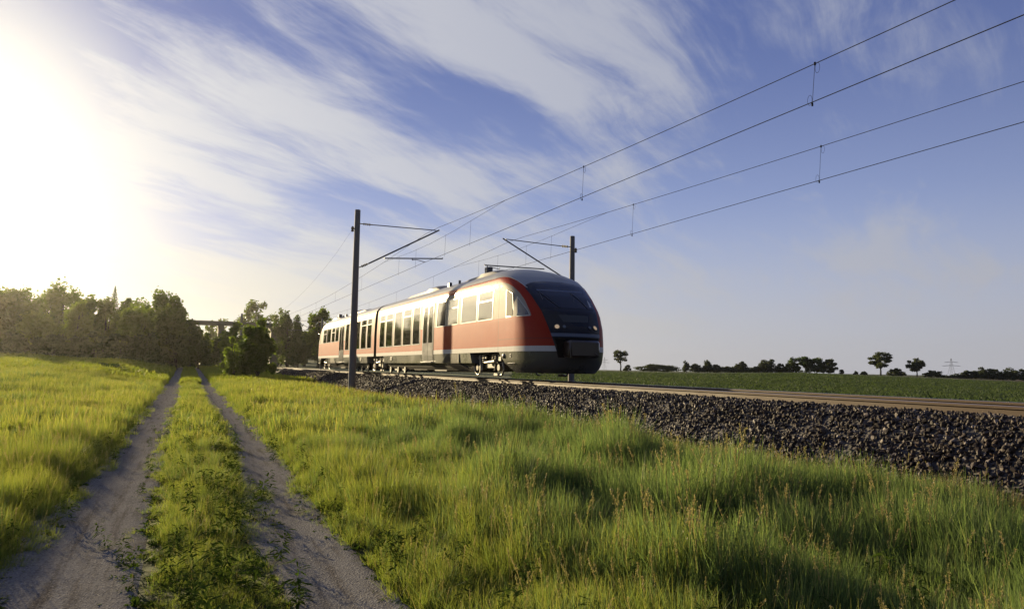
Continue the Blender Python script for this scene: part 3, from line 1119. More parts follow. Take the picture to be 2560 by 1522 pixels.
dr1 = [1.2, 9.95, 18.75, 28.25, 31.5, 36.2, 39.5, 49, 58.5, 68, 78, 88, 98]
dr2 = [5.0, 13.95, 22.8, 29.5, 32.2, 35.8, 38.6, 47, 56.5, 66, 76, 86, 97]
wires(XC, RZ+5.42, 8.05, 0.95, dr1, 'overhead wires hanging above the train, upper pair in the sky')
wires(X2, RZ+5.38, 7.98, 0.80, dr2, 'overhead wires above the second track, lower pair in the sky')
ew = MB()
ew.tube([(6.75, YM[1], 7.76)]+[(6.8+0.2*q, YM[1]+78.2*q, 7.76-0.0-4*1.9*q*(1-q)*(1.4-0.8*q)) for q in np.linspace(0.05, 1, 24)], 0.003, 5)
tag(ew.build('earth_wire', M['wire']), 'thin sagging wire from the tall left pole back towards the trees', 'wire')


# ------------------------------------------------------------------ train
def itp(v, a, b):
    return np.interp(v, a, b)


def Wz(z):
    return itp(z, [.24, .4, .55, .9, 2.0, 2.6, 3.0, 3.2, 3.3, 3.45, 3.6, 3.72, 3.8, 3.83], [1.22, 1.33, 1.385, 1.415, 1.415, 1.395, 1.37, 1.345, 1.32, 1.22, 1.02, .74, .36, 0.02])


def YNz(z):
    return itp(z, [.24, .4, .6, .9, 1.3, 1.6, 2.1, 2.6, 3.0, 3.15, 3.3, 3.45, 3.6, 3.72, 3.8, 3.83], [19.3, 19.08, 18.96, 18.91, 18.93, 19.02, 19.34, 19.88, 20.42, 20.66, 20.92, 21.25, 21.7, 22.25, 23.0, 23.6])


def YFz(z):
    return itp(z, [.24, 1.5, 2.1, 3.0, 3.3, 3.6, 3.83], [20.65, 20.65, 20.75, 21.6, 22.2, 23.0, 24.5])


def Nz(z):
    return itp(z, [1.4, 2.1, 2.9, 3.3, 3.6], [2.5, 2.75, 3.3, 3.2, 2.5])


def S(z, t, off=0.0):
    """nose surface: height z above rail, t from -1 (near side) over 0 (nose tip) to 1; car coordinates, nose towards -y"""
    a = t*math.pi/2
    n = Nz(z)
    s = abs(math.sin(a))**(2/n)*(1 if a >= 0 else -1)
    c = abs(math.cos(a))**(2/n)
    x = Wz(z)*s
    y = YFz(z)-(YFz(z)-YNz(z))*c-YJ
    if off:
        e = 1e-3
        p0, p1 = np.array(S(z, max(-1, t-e))), np.array(S(z, min(1, t+e)))
        q0, q1 = np.array(S(max(.245, z-e), t)), np.array(S(min(3.82, z+e), t))
        nn = np.cross(p1-p0, q1-q0)
        nn = nn/(np.linalg.norm(nn)+1e-9)
        return (x+nn[0]*off, y+nn[1]*off, z+nn[2]*off)
    return (x, y, z)


def side_x(z):
    return -float(Wz(z))


TT = np.concatenate([np.linspace(-1, -0.86, 8), np.linspace(-0.82, 0.82, 42), np.linspace(0.86, 1, 8)])


def shell(zs, ytail, ys):
    """closed contour levels: near side from the tail, round the nose, far side back to the tail. ytail(z) = where the side ends"""
    V = []
    for z in zs:
        yt = ytail(z)
        yf = float(YFz(z))-YJ
        st = np.linspace(yt, yf, 16)[:-1]
        V += [(-float(Wz(z)), yy, z) for yy in st]
        V += [S(z, t) for t in TT]
        V += [(float(Wz(z)), yy, z) for yy in st[::-1]]
    n = len(V)//len(zs)
    Fs = []
    for i in range(len(zs)-1):
        for k in range(n-1):
            Fs.append((i*n+k, i*n+k+1, i*n+n+k+1, i*n+n+k))
    return np.array(V), Fs, n


def mirror(V, Fs, ys):
    V = np.array(V, float)
    if ys < 0:
        V = V*np.array([1, -1, 1])
        Fs = [tuple(f)[::-1] for f in Fs]
    return V, Fs


def tobj(name, V, Fs, mt, parent, ys, smooth=True, split=35, mi=None):
    V, Fs = mirror(V, Fs, ys)
    me = np_mesh(name, V, [tuple(f) for f in Fs], mt, mi)
    o = link(bpy.data.objects.new(name, me), parent)
    if smooth:
        me.polygons.foreach_set('use_smooth', np.ones(len(me.polygons), bool))
        md = o.modifiers.new('edge', 'EDGE_SPLIT')
        md.split_angle = R(split)
    return o


def mbobj(mb, name, mt, parent, ys, smooth=True):
    return tobj(name, mb.V, mb.F, mt, parent, ys, smooth, 38, mb.M)


def nose_patch(zt, off, nz=14, nt=20, zr=None):
    """patch on the nose: zt = [(z, t0, t1)]"""
    z0, z1 = zt[0][0], zt[-1][0]
    zz = np.linspace(z0, z1, nz)
    a = [itp(zz, [q[0] for q in zt], [q[1] for q in zt]), itp(zz, [q[0] for q in zt], [q[2] for q in zt])]
    V, Fs = [], []
    for i in range(nz):
        for t in np.linspace(a[0][i], a[1][i], nt):
            V.append(S(float(zz[i]), float(t), off))
    for i in range(nz-1):
        for k in range(nt-1):
            Fs.append((i*nt+k, i*nt+k+1, i*nt+nt+k+1, i*nt+nt+k))
    return V, Fs


def sym(l):
    return [(z, -t, t) for z, t in l]


def side_panel(y0, y1, z0, z1, off, nz=6, ny=2, zs=None):
    """rectangular patch on the near flank (car coordinates)"""
    V, Fs = [], []
    for z in np.linspace(z0, z1, nz):
        for yy in np.linspace(y0, y1, ny):
            V.append((side_x(z)-off, yy, z))
    for i in range(nz-1):
        for k in range(ny-1):
            Fs.append((i*ny+k, i*ny+k+1, i*ny+ny+k+1, i*ny+ny+k))
    return V, [f[::-1] for f in Fs]


def window(name, y0, y1, z0, z1, parent, ys, bar=None):
    V, Fs = side_panel(y0-YJ, y1-YJ, z0, z1, 0.006)
    mi = [0]*len(Fs)
    fw_ = 0.035
    for (a, b, c, d_) in ((y0-fw_, y0, z0-fw_, z1+fw_), (y1, y1+fw_, z0-fw_, z1+fw_), (y0, y1, z0-fw_, z0), (y0, y1, z1, z1+fw_)) + (((y0, y1, bar-0.018, bar+0.018),) if bar else ()):
        v2, f2 = side_panel(a-YJ, b-YJ, c, d_, 0.012)
        o = len(V)
        V = V+v2
        Fs = Fs+[tuple(i+o for i in f) for f in f2]
        mi += [1]*len(f2)
    return tobj(name, V, Fs, [M['glass'], M['trim']], parent, ys, False, mi=mi)


def bogie(train, yc, ys, name='bogie'):
    """two axles, H frame, springs, dampers; y in world along the track"""
    yc = yc-YJ
    wb = 0.95
    f = MB()
    for s in (-1, 1):
        f.box(s*1.02-0.09, s*1.02+0.09, yc-wb-0.35, yc+wb+0.35, 0.50, 0.68, bev=0.03)
        f.box(s*1.02-0.10, s*1.02+0.10, yc-0.45, yc+0.45, 0.36, 0.62, bev=0.03)
        for w_ in (-1, 1):
            f.box(s*1.0-0.11, s*1.0+0.11, yc+w_*wb-0.17, yc+w_*wb+0.17, 0.26, 0.56, bev=0.04)
            f.tube([(s*1.10, yc+w_*wb, 0.40), (s*1.22, yc+w_*wb, 0.40)], [0.13, 0.11], 14)
        f.box(s*1.14-0.05, s*1.14+0.05, yc-wb-0.15, yc-wb+0.25, 0.60, 0.83, bev=0.02)
        f.box(s*1.14-0.05, s*1.14+0.05, yc+0.2, yc+wb+0.3, 0.68, 0.80, bev=0.02)
    f.box(-1.0, 1.0, yc-0.3, yc+0.3, 0.42, 0.62, bev=0.03)
    b = mbobj(f, name, M['bogie'], train, ys)
    for w_ in (-1, 1):
        for s in (-1, 1):
            wm = MB().disc((s*0.753, yc+w_*wb, 0.385), (s, 0, 0), [(-0.07, 0.12), (-0.07, 0.40), (-0.035, 0.415), (-0.03, 0.385), (0.065, 0.383), (0.068, 0.34), (0.045, 0.31), (0.03, 0.16), (0.09, 0.13), (0.10, 0.0)], 36)
            mbobj(wm, 'wheel', M['wheel'], b, ys)
        ax = MB().tube([(-0.8, yc+w_*wb, 0.385), (0.8, yc+w_*wb, 0.385)], 0.085, 12)
        mbobj(ax, 'axle', M['under'], b, ys)
    for s in (-1, 1):
        for w_ in (-1, 1):
            sp = MB()
            pts = [(s*1.13+0.085*math.cos(a), yc+w_*0.42+0.085*math.sin(a), 0.56+0.30*a/(2*math.pi*5)) for a in np.linspace(0, 2*math.pi*5, 70)]
            sp.tube(pts, 0.018, 6)
            mbobj(sp, 'spring', M['bogie_pale'], b, ys)
            dm = MB().tube([(s*1.20, yc+w_*0.72, 0.80), (s*1.20, yc+w_*0.66, 0.55)], 0.045, 10).tube([(s*1.20, yc+w_*0.66, 0.56), (s*1.20, yc+w_*0.60, 0.30)], 0.028, 10)
            mbobj(dm, 'damper', M['bogie_pale'], b, ys)
        yd = MB().tube([(s*1.25, yc-0.75, 0.60), (s*1.25, yc-0.30, 0.58)], 0.062, 12).tube([(s*1.25, yc-0.30, 0.58), (s*1.25, yc+0.15, 0.56)], 0.045, 12)
        mbobj(yd, 'yaw_damper', M['bogie_pale'], b, ys)
        bk = MB().box(s*1.19-0.06, s*1.19+0.06, yc-wb-0.02, yc-wb+0.34, 0.12, 0.22, bev=0.02).box(s*1.19-0.04, s*1.19+0.04, yc+wb-0.3, yc+wb-0.22, 0.2, 0.62, bev=0.01)
        bk.tube([(s*1.18, yc-wb-0.30, 0.56), (s*1.18, yc-wb-0.38, 0.34), (s*1.18, yc-wb-0.24, 0.17), (s*1.18, yc-wb-0.02, 0.15)], 0.035, 8)
        bk.tube([(s*1.18, yc+wb+0.36, 0.44), (s*1.18, yc+wb+0.28, 0.24), (s*1.18, yc+wb+0.05, 0.14), (s*1.18, yc+wb-0.1, 0.16)], 0.028, 8)
        bk.tube([(s*1.18, yc+0.55, 0.30), (s*1.18, yc+0.55, 0.80)], 0.02, 6).tube([(s*1.18, yc+0.80, 0.26), (s*1.18, yc+0.78, 0.85)], 0.02, 6)
        mbobj(bk, 'brake_rigging', M['bogie_pale'], b, ys)
    return b


train = empty('railcar_train', (XC, YJ, RZ))
tag(train, 'red two car diesel train with light window band and black glazed nose', 'train')


def car(ys, label):
    jt = -0.28
    zs = [0.90, 0.97, 1.06, 1.2, 1.4, 1.6, 1.8, 2.0, 2.2, 2.4, 2.6, 2.8, 2.9, 3.0, 3.08, 3.14, 3.2, 3.26, 3.3, 3.335]
    V, Fs, n = shell(zs, lambda z: jt, ys)
    # end wall at the joint and the floor
    fl = [tuple(range(n))[::-1]]
    endw = [(i*n, i*n+n, i*n+n+n-1, i*n+n-1) for i in range(len(zs)-1)]
    body = tobj('car_body', V, Fs+endw+fl, [M['paint'], M['rubber']], train, ys, split=50, mi=[0]*len(Fs)+[1]*(len(endw)+1))
    body['label'] = label
    # roof
    zr = [3.335, 3.39, 3.45, 3.52, 3.6, 3.66, 3.72, 3.76, 3.8, 3.815, 3.83]
    V, Fs, n = shell(zr, lambda z: jt, ys)
    endw = [(i*n, i*n+n, i*n+n+n-1, i*n+n-1) for i in range(len(zr)-1)]
    Fs = Fs+endw
    v2, f2 = nose_patch(sym([(2.86, 0.40), (2.93, 0.44), (3.13, 0.52), (3.27, 0.63), (3.338, 0.80)]), 0.004, 12, 40)
    o = len(V)
    V = np.concatenate([V, np.array(v2)])
    Fs = Fs+[tuple(i+o for i in f) for f in f2]
    tobj('roof', V, Fs, M['roof'], body, ys, split=50)
    # pale tube painting the roof edge highlight between red flank and grey roof
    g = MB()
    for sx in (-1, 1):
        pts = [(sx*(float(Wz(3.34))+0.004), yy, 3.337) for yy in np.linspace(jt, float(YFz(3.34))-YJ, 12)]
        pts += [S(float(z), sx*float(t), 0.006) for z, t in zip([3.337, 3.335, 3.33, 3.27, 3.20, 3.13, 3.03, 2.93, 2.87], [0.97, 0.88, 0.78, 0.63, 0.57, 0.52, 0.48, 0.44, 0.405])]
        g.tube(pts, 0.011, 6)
    mbobj(g, 'roof_edge_highlight', M['trim'], body, ys)
    # hatch on the roof dome
    v, f = nose_patch([(3.28, 0.03, 0.15), (3.5, 0.08, 0.40)], 0.008, 6, 8)
    tobj('roof_hatch', v, f, M['navy'], body, ys)
    # black front
    v, f = nose_patch(sym([(0.72, .24), (0.9, .262), (1.06, .285), (1.33, .325), (1.56, .35), (2.06, .385), (2.28, .40), (2.59, .425), (2.85, .46), (2.95, .43), (3.03, .34), (3.10, .20), (3.13, .06)]), 0.010, 60, 34)
    fm = tobj('front_mask', v, f, M['mask'], body, ys)
    v, f = nose_patch(sym([(2.20, .345), (2.35, .36), (2.6, .385), (2.82, .41), (2.9, .38), (2.98, .31), (3.04, .21), (3.08, .06)]), 0.022, 24, 30)
    ws = tobj('windscreen', v, f, M['windscreen'], body, ys)
    v, f = nose_patch(sym([(1.46, .315), (1.6, .335), (2.0, .36), (2.15, .365)]), 0.020, 12, 30)
    tobj('lamp_panel', v, f, M['mask'], body, ys)
    v, f = nose_patch(sym([(1.33, .325), (1.43, .335)]), 0.024, 4, 30)
    tobj('front_strip', v, f, M['navy'], body, ys)
    v, f = nose_patch(sym([(0.74, .225), (1.30, .30)]), 0.018, 8, 24)
    tobj('coupler_recess', v, f, M['cavity'], body, ys)
    v, f = nose_patch(sym([(1.76, .125), (1.98, .165)]), 0.026, 4, 14)
    tobj('destination_display', v, f, M['screen'], body, ys)
    for sx in (-1, 1):
        for (t, r_, mt, nm) in ((0.232, 0.070, M['lamp'], 'headlight'), (0.137, 0.050, M['dim_lamp'], 'marker_light')):
            p = Vector(S(1.61, sx*t, 0.018))
            q = Vector(S(1.61, sx*t, 0.040))
            a_ = (q-p).normalized()
            mb = MB().disc(p, a_, [(0, r_*1.18), (0.016, r_*1.15), (0.018, r_), (0.026, r_*0.6), (0.029, 0.0)], 20, 0)
            for i, fc in enumerate(mb.F):
                cz = max(((Vector(mb.V[k])-p).dot(a_)) for k in fc)
                mb.M[i] = 1 if cz > 0.0175 and cz < 0.05 and min(((Vector(mb.V[k])-p).dot(a_)) for k in fc) > 0.0165 else 0
            mbobj(mb, nm, [M['rubber'], mt], body, ys)
    # wipers and blind behind the windscreen
    wp = MB()
    for (z0, t0, z1, t1) in ((2.22, -0.10, 2.74, -0.26), (2.22, 0.20, 2.72, 0.05)):
        wp.tube([S(z0+(z1-z0)*q, t0+(t1-t0)*q, 0.034) for q in np.linspace(0, 1, 7)], 0.010, 6)
        wp.tube([S(z1-0.30+0.5*q*0.6, t1-0.012+0.02*q, 0.030) for q in np.linspace(0, 1, 5)], 0.009, 6)
    mbobj(wp, 'wiper', M['galv'], ws, ys)
    v, f = nose_patch([(2.76, -.27, .27), (2.80, -.27, .27)], 0.025, 3, 22)
    tobj('sun_blind', v, f, M['navy'], ws, ys)
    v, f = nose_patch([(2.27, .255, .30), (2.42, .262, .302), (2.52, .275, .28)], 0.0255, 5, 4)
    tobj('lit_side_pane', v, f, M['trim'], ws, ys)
    # coupler box
    cbx = MB().box(-0.50, 0.50, 18.52-YJ, 19.2-YJ, 0.72, 1.22, bev=0.06)
    cp = mbobj(cbx, 'coupler_cover', M['cover'], train, ys)
    e = MB().tube([(-0.49, 18.515-YJ, 0.70), (-0.505, 18.51-YJ, 0.95), (-0.49, 18.515-YJ, 1.21)], 0.012, 6)
    e.tube([(0.30, 18.50-YJ, 0.86), (0.46, 18.50-YJ, 0.76)], 0.014, 6)
    mbobj(e, 'cover_rim', M['bogie'], cp, ys)
    # skirts
    def cut(z):
        return float(itp(z, [0.25, 0.55, 0.89], [20.68, 21.2, 21.66]))-YJ
    zs2 = [0.25, 0.32, 0.4, 0.47, 0.55, 0.66, 0.78, 0.896]
    V, Fs, n = shell(zs2, cut, ys)
    sk = tobj('front_skirt', V*np.array([0.997, 1, 1]), Fs, M['skirt_front'], train, ys)
    v, f = [], []
    dt = MB().disc((-1.41, 21.25-YJ, 0.77), (-1, 0, 0), [(-0.02, 0.085), (0.01, 0.08), (0.03, 0.05), (0.035, 0)], 14)
    dt.disc((-1.40, 20.72-YJ, 0.78), (-1, 0, 0), [(-0.02, 0.06), (0.012, 0.055), (0.012, 0.035), (0.004, 0.0)], 14)
    dt.tube([(-1.395, 20.95-YJ, 0.53), (-1.41, 20.9-YJ, 0.535), (-1.405, 20.55-YJ, 0.535), (-1.39, 20.45-YJ, 0.53)], 0.013, 6)
    mbobj(dt, 'skirt_fitting', M['galv'], sk, ys)
    def flat(y00, y01, y10, y11, z0, z1, mt, nm, inset=0.0, par=None):
        V, Fs = [], []
        k = 7
        for i in range(k):
            q = i/(k-1)
            z = z0+(z1-z0)*q
            for sx in (-1, 1):
                for yy in (y00+(y10-y00)*q, y01+(y11-y01)*q):
                    V.append((sx*(float(Wz(z))-inset), yy-YJ, z))
        for i in range(k-1):
            o = i*4
            Fs += [(o, o+4, o+5, o+1), (o+2, o+3, o+7, o+6), (o, o+2, o+6, o+4), (o+1, o+5, o+7, o+3)]
        Fs += [(0, 1, 3, 2)]
        return tobj(nm, V, Fs, mt, par or train, ys)
    side = flat(24.12, 36.68, 24.26, 36.68, 0.545, 0.896, M['skirt'], 'side_skirt', 0.004)
    flat(24.6, 36.2, 24.14, 36.5, 0.26, 0.541, M['under'], 'underframe', 0.14)
    ub = MB()
    for (a, b, z0) in ((33.0, 35.6, 0.16), (27.6, 29.2, 0.2), (30.2, 32.2, 0.22)):
        ub.box(-1.1, 1.1, a-YJ, b-YJ, z0, 0.5, bev=0.04)
    for yy in (33.4, 34.6, 36.0):
        ub.disc((-1.12, yy-YJ, 0.22), (-1, 0, 0), [(0, 0.15), (0.08, 0.15), (0.09, 0.11), (0.06, 0.08), (0.06, 0)], 14)
    mbobj(ub, 'equipment_box', M['under'], train, ys)
    # radiator grille with louvres, silver duct under it
    gr = MB()
    V = [(-1.425, 27.32-YJ, 0.555), (-1.425, 25.38-YJ, 0.555), (-1.432, 25.38-YJ, 0.89), (-1.432, 26.66-YJ, 0.89)]
    gr.add(V, [(0, 3, 2, 1)], 0)
    for k in range(8):
        z = 0.575+k*0.04
        y1 = 27.30-(z-0.555)/0.335*0.66
        gr.add([(-1.428, y1-YJ, z), (-1.428, 25.40-YJ, z), (-1.452, 25.40-YJ, z+0.026), (-1.452, y1-0.03-YJ, z+0.026)], [(0, 3, 2, 1)], 1)
    mbobj(gr, 'radiator_grille', [M['black'], M['silver']], train, ys, False)
    du = MB()
    du.add([(-1.39, 27.15-YJ, 0.54), (-1.39, 25.6-YJ, 0.54), (-1.05, 24.6-YJ, 0.24), (-1.05, 26.2-YJ, 0.24), (-0.7, 27.15-YJ, 0.54), (-0.7, 25.6-YJ, 0.54), (-0.7, 24.6-YJ, 0.24), (-0.7, 26.2-YJ, 0.24)],
           [(0, 3, 2, 1), (0, 4, 7, 3), (1, 2, 6, 5), (2, 3, 7, 6)], 0)
    mbobj(du, 'exhaust_duct', M['silver'], train, ys, False)
    # windows
    for (a, b, bar) in ((27.0, 28.08, None), (25.62, 26.70, 2.62), (23.68, 25.2, None), (22.22, 23.50, 2.62)):
        window('window', a, b, 2.0, 2.94, body, ys, bar)
    for (a, b, bar) in ((30.46, 31.48, None), (31.79, 33.08, 2.66), (33.38, 34.63, None), (35.04, 36.26, 2.66), (36.60, 37.58, 2.66)):
        window('window', a, b, 1.37, 2.97, body, ys, bar)
    # cab window (opens) and quarter light
    V, Fs = [], []
    for (yy, z) in ((21.05, 2.02), (20.58, 2.02), (20.72, 2.70), (21.10, 2.84)):
        t = -1.0
        V.append((side_x(z)-0.012 if yy > 20.9 else side_x(z)+0.012-0.012, yy-YJ, z))
    c_ = np.mean(np.array(V), 0)
    V2 = [tuple(c_+(np.array(p)-c_)*np.array([1, 1.28, 1.10])+np.array([0.003, 0, -0.02])) for p in V]
    tobj('cab_window', V2+[tuple(np.array(p)+np.array([-0.006, 0, 0])) for p in V], [(3, 2, 1, 0)[::-1], (7, 6, 5, 4)[::-1]], [M['trim'], M['cavity']], body, ys, False, mi=[0, 1])
    tri = lambda o_, g_: nose_patch([(1.985-g_, -.875-g_*.3, -.615+g_*.6), (2.2, -.83-g_*.3, -.655+g_*.6), (2.4, -.78-g_*.3, -.70+g_*.6), (2.56+g_, -.735-g_*.3, -.725+g_*.3)], o_, 8, 8)
    v, f = tri(0.010, 0.03)
    v2, f2 = tri(0.015, 0.0)
    tobj('quarter_window', v+v2, f+[tuple(i+len(v) for i in q) for q in f2], [M['trim'], M['glass']], body, ys, False, mi=[0]*len(f)+[1]*len(f2))
    # double door
    v, f = side_panel(28.44-YJ, 29.99-YJ, 0.58, 3.05, 0.008, 10, 2)
    fr = tobj('door', v, f, M['rubber'], train, ys, False)
    for (a, b, c0, c1) in ((28.49, 29.20, 28.60, 29.10), (29.23, 29.94, 29.33, 29.83)):
        v, f = side_panel(a-YJ, b-YJ, 0.64, 3.0, 0.018, 12, 2)
        tobj('door_leaf', v, f, M['door'], fr, ys, False)
        v, f = side_panel(c0-YJ, c1-YJ, 1.38, 2.88, 0.026, 8, 2)
        tobj('door_glass', v, f, M['glass'], fr, ys, False)
    st = MB().box(-1.50, -1.38, 28.5-YJ, 29.95-YJ, 0.555, 0.60, bev=0.01)
    mbobj(st, 'door_step', M['trim'], fr, ys)
    # roof units
    for (a, b, h, nm) in ((22.9, 26.3, 0.02, 'roof_unit'), (29.2, 34.2, 0.08, 'roof_unit')):
        pd = MB()
        L = b-a
        pr = [(-1.02, 3.58), (-0.95, 3.74+h*0.5), (-0.6, 3.84+h), (0.6, 3.84+h), (0.95, 3.74+h*0.5), (1.02, 3.58)]
        V, Fs = [], []
        sec = [(a, 0.0), (a+0.5, 0.75), (a+1.3, 1.0), (a+1.6, 1.0), (a+1.8, 0.6), (b-0.6, 0.5), (b, 0.0)]
        for yy, q in sec:
            V += [(xx, yy-YJ, 3.56+(zz-3.56)*(0.35+0.65*q)) for xx, zz in pr]
        for i in range(len(sec)-1):
            for k in range(5):
                Fs.append((i*6+k, i*6+k+1, i*6+6+k+1, i*6+6+k))
        Fs.append((5, 4, 3, 2, 1, 0))
        Fs.append(tuple(range(len(V)-6, len(V))))
        pd.add(V, Fs)
        mbobj(pd, nm, M['pod'], body, ys)
    ex = MB().box(-0.78, -0.55, 24.35-YJ, 24.6-YJ, 3.62, 4.02, bev=0.02)
    mbobj(ex, 'exhaust_stack', M['pod'], body, ys)
    an = MB().box(-0.98, -0.86, 27.9-YJ, 28.15-YJ, 3.56, 3.80, bev=0.02).tube([(-0.9, 26.9-YJ, 3.6), (-0.9, 26.9-YJ, 3.78)], 0.05, 8)
    mbobj(an, 'horn', M['pod'], body, ys)
    # fuel filler boxes on the skirt
    fb = MB().box(-1.42, -1.30, 34.95-YJ, 35.3-YJ, 0.66, 0.86, bev=0.02).box(-1.425, -1.40, 35.02-YJ, 35.2-YJ, 0.70, 0.82, mi=1)
    mbobj(fb, 'filler_box', [M['black'], M['trim']], side, ys)
    return body


car(1, 'front car, its nose towards the viewer')
car(-1, 'rear car behind the joint')
bogie(train, 23.05, 1)
bogie(train, 23.05, -1)
bogie(train, YJ, 1)
bl = MB()
for i in range(7):
    y0 = -0.30+0.6*i/7
    q = 0.10 if i % 2 else 0.16
    prof = [(1.415-q, 0.95), (1.415-q, 2.2), (1.36-q, 3.0), (1.28-q, 3.28), (1.0-q, 3.55), (0.5, 3.68), (-0.5, 3.68), (-1.0+q, 3.55), (-1.28+q, 3.28), (-1.36+q, 3.0), (-1.415+q, 2.2), (-1.415+q, 0.95)]
    y1 = y0+0.6/7
    V = [(a_, y0, b_) for a_, b_ in prof]+[(a_, y1, b_) for a_, b_ in prof]
    n_ = len(prof)
    bl.add(V, [(k, (k+1) % n_, n_+(k+1) % n_, n_+k)[::-1] for k in range(n_)]+[tuple(range(n_)), tuple(range(2*n_-1, n_-1, -1))])
bl.build('gangway_bellows', M['rubber'], train)


# ------------------------------------------------------------------ trees
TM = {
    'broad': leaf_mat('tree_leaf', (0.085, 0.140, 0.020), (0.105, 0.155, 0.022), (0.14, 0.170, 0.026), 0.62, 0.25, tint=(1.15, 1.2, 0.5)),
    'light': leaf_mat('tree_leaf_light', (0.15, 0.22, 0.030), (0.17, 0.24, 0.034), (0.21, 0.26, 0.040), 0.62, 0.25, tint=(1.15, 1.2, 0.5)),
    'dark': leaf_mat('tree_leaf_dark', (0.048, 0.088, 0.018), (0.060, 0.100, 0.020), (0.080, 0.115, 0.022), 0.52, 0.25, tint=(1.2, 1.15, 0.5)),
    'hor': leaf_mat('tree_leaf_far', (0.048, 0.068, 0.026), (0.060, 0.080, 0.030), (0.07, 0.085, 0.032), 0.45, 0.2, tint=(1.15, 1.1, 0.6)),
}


def crown_mesh(rw, rh, nclump, nleaf, leaf, mt, seed, shape='round', gap=1.0):
    """leaf faces in clumps through an uneven crown; base of the crown at z=0, height 2*rh, half width rw"""
    r = np.random.default_rng(seed)
    cs = []
    for k in range(nclump):
        while True:
            p = r.uniform(-1, 1, 3)
            if (p**2).sum() < 1 and (p**2).sum() > 0.10:
                break
        if shape == 'round':
            wz = math.sqrt(max(0.05, 1-max(0, p[2])**2*0.35))
        elif shape == 'bush':
            p[2] = abs(p[2])*1.9-0.95
            wz = 1.0
        elif shape == 'tall':
            wz = 0.8+0.2*math.cos(p[2]*2)
        cs.append((p[0]*wz, p[1]*wz, p[2], r.uniform(0.16, 0.34)*gap))
    cs = np.array(cs)
    ids = r.integers(0, nclump, nleaf)
    dv = r.normal(0, 1, (nleaf, 3))
    dv /= np.linalg.norm(dv, axis=1)[:, None]
    rad = cs[ids, 3]*r.uniform(0, 1, nleaf)**0.45
    P = cs[ids, :3]+dv*rad[:, None]*np.array([1, 1, 0.85])
    stray = r.uniform(0, 1, nleaf) < 0.06
    P[stray] *= 1.10
    P = P*np.array([rw*0.86, rw*0.86, rh*0.86])
    P[:, 2] -= P[:, 2].min()
    P[:, 2] *= 2*rh/P[:, 2].max()
    a = r.normal(0, 1, (nleaf, 3))
    a[:, 2] *= 0.6
    a /= np.linalg.norm(a, axis=1)[:, None]
    b = np.cross(a, r.normal(0, 1, (nleaf, 3)))
    b /= np.linalg.norm(b, axis=1)[:, None]
    L = leaf*r.uniform(0.6, 1.35, nleaf)[:, None]
    V = np.stack([P-a*L*0.6, P+b*L*0.36, P+a*L*0.6, P-b*L*0.36], 1).reshape(-1, 3)
    Fq = np.arange(nleaf*4).reshape(-1, 4)
    return np_mesh('crown', V, Fq, mt), cs*np.array([rw*0.86, rw*0.86, rh, 1])


def tree(name, x, y, hw, top, label, cat='tree', kind='broad', trunk=0.25, shape='round', nleaf=4200, leaf=0.34, ncl=50, gap=1.15, group=None, base=None, seed=None, depth=1.0):
    zb = float(ground_z(x, y)) if base is None else base
    H = top-zb
    t = empty(name, (x, y, zb))
    tag(t, label, cat, group)
    c0 = H*trunk
    seed = seed if seed is not None else int(abs(x*131+y*17))
    me, cs = crown_mesh(hw*1.04, (H-c0)/2, ncl, int(nleaf*1.35), leaf, TM[kind], seed, shape, gap)
    me.transform(Matrix.Diagonal((1, depth, 1, 1)))
    c = link(bpy.data.objects.new('crown', me), t)
    c.location = (0, 0, c0)
    r0 = max(0.05, 0.030*H)
    tb = MB().tube([(0, 0, -0.3), (0.02*H, 0, c0*0.6), (-0.01*H, 0.01*H, c0+(H-c0)*0.35), (0.01*H, 0, c0+(H-c0)*0.8)], [r0*1.3, r0, r0*0.7, r0*0.15], 8)
    r = np.random.default_rng(seed+1)
    for k in r.choice(len(cs), min(9, len(cs)), replace=False):
        e = Vector((cs[k, 0], cs[k, 1]*depth, c0+(H-c0)/2+cs[k, 2]*0.8))
        s0 = Vector((0, 0, c0*0.7+r.uniform(0.0, 0.45)*(H-c0)))
        if e.z < s0.z:
            e.z = s0.z+0.1*H
        mdl = s0.lerp(e, 0.5)+Vector((0, 0, -0.03*H))
        tb.tube([s0, mdl, e], [r0*0.45, r0*0.28, r0*0.08], 6)
    tb.build('trunk', M['bark'], t, True)
    return t


def conifer(x, y, hw, top, label):
    zb = float(ground_z(x, y))
    H = top-zb
    t = empty('spruce_tree', (x, y, zb))
    tag(t, label, 'tree')
    r = np.random.default_rng(5)
    V, Fq = [], []
    for k in range(3600):
        q = r.uniform(0.03, 1)**0.8
        lay = (q*17) % 1.0
        rad = (1.75*hw*(1-q)+0.02)*(0.45+0.55*(1-lay))*r.uniform(0.25, 1.0)**0.5
        a = r.uniform(0, 6.283)
        p = np.array([math.cos(a)*rad, math.sin(a)*rad, H*q-0.25*rad])
        d0 = np.array([math.cos(a), math.sin(a), -0.5])*(0.06+0.9*(1-q))*0.5
        s0 = np.array([-math.sin(a), math.cos(a), r.uniform(-0.5, 0.5)])*0.07
        o = len(V)
        V += [p-s0, p+s0, p+d0+s0*0.3, p+d0-s0*0.3]
        Fq.append((o, o+1, o+2, o+3))
    link(bpy.data.objects.new('crown', np_mesh('crown', np.array(V), np.array(Fq), TM['dark'])), t)
    MB().tube([(0, 0, -0.3), (0, 0, H*0.97)], [0.22, 0.02], 8).build('trunk', M['bark'], t, True)


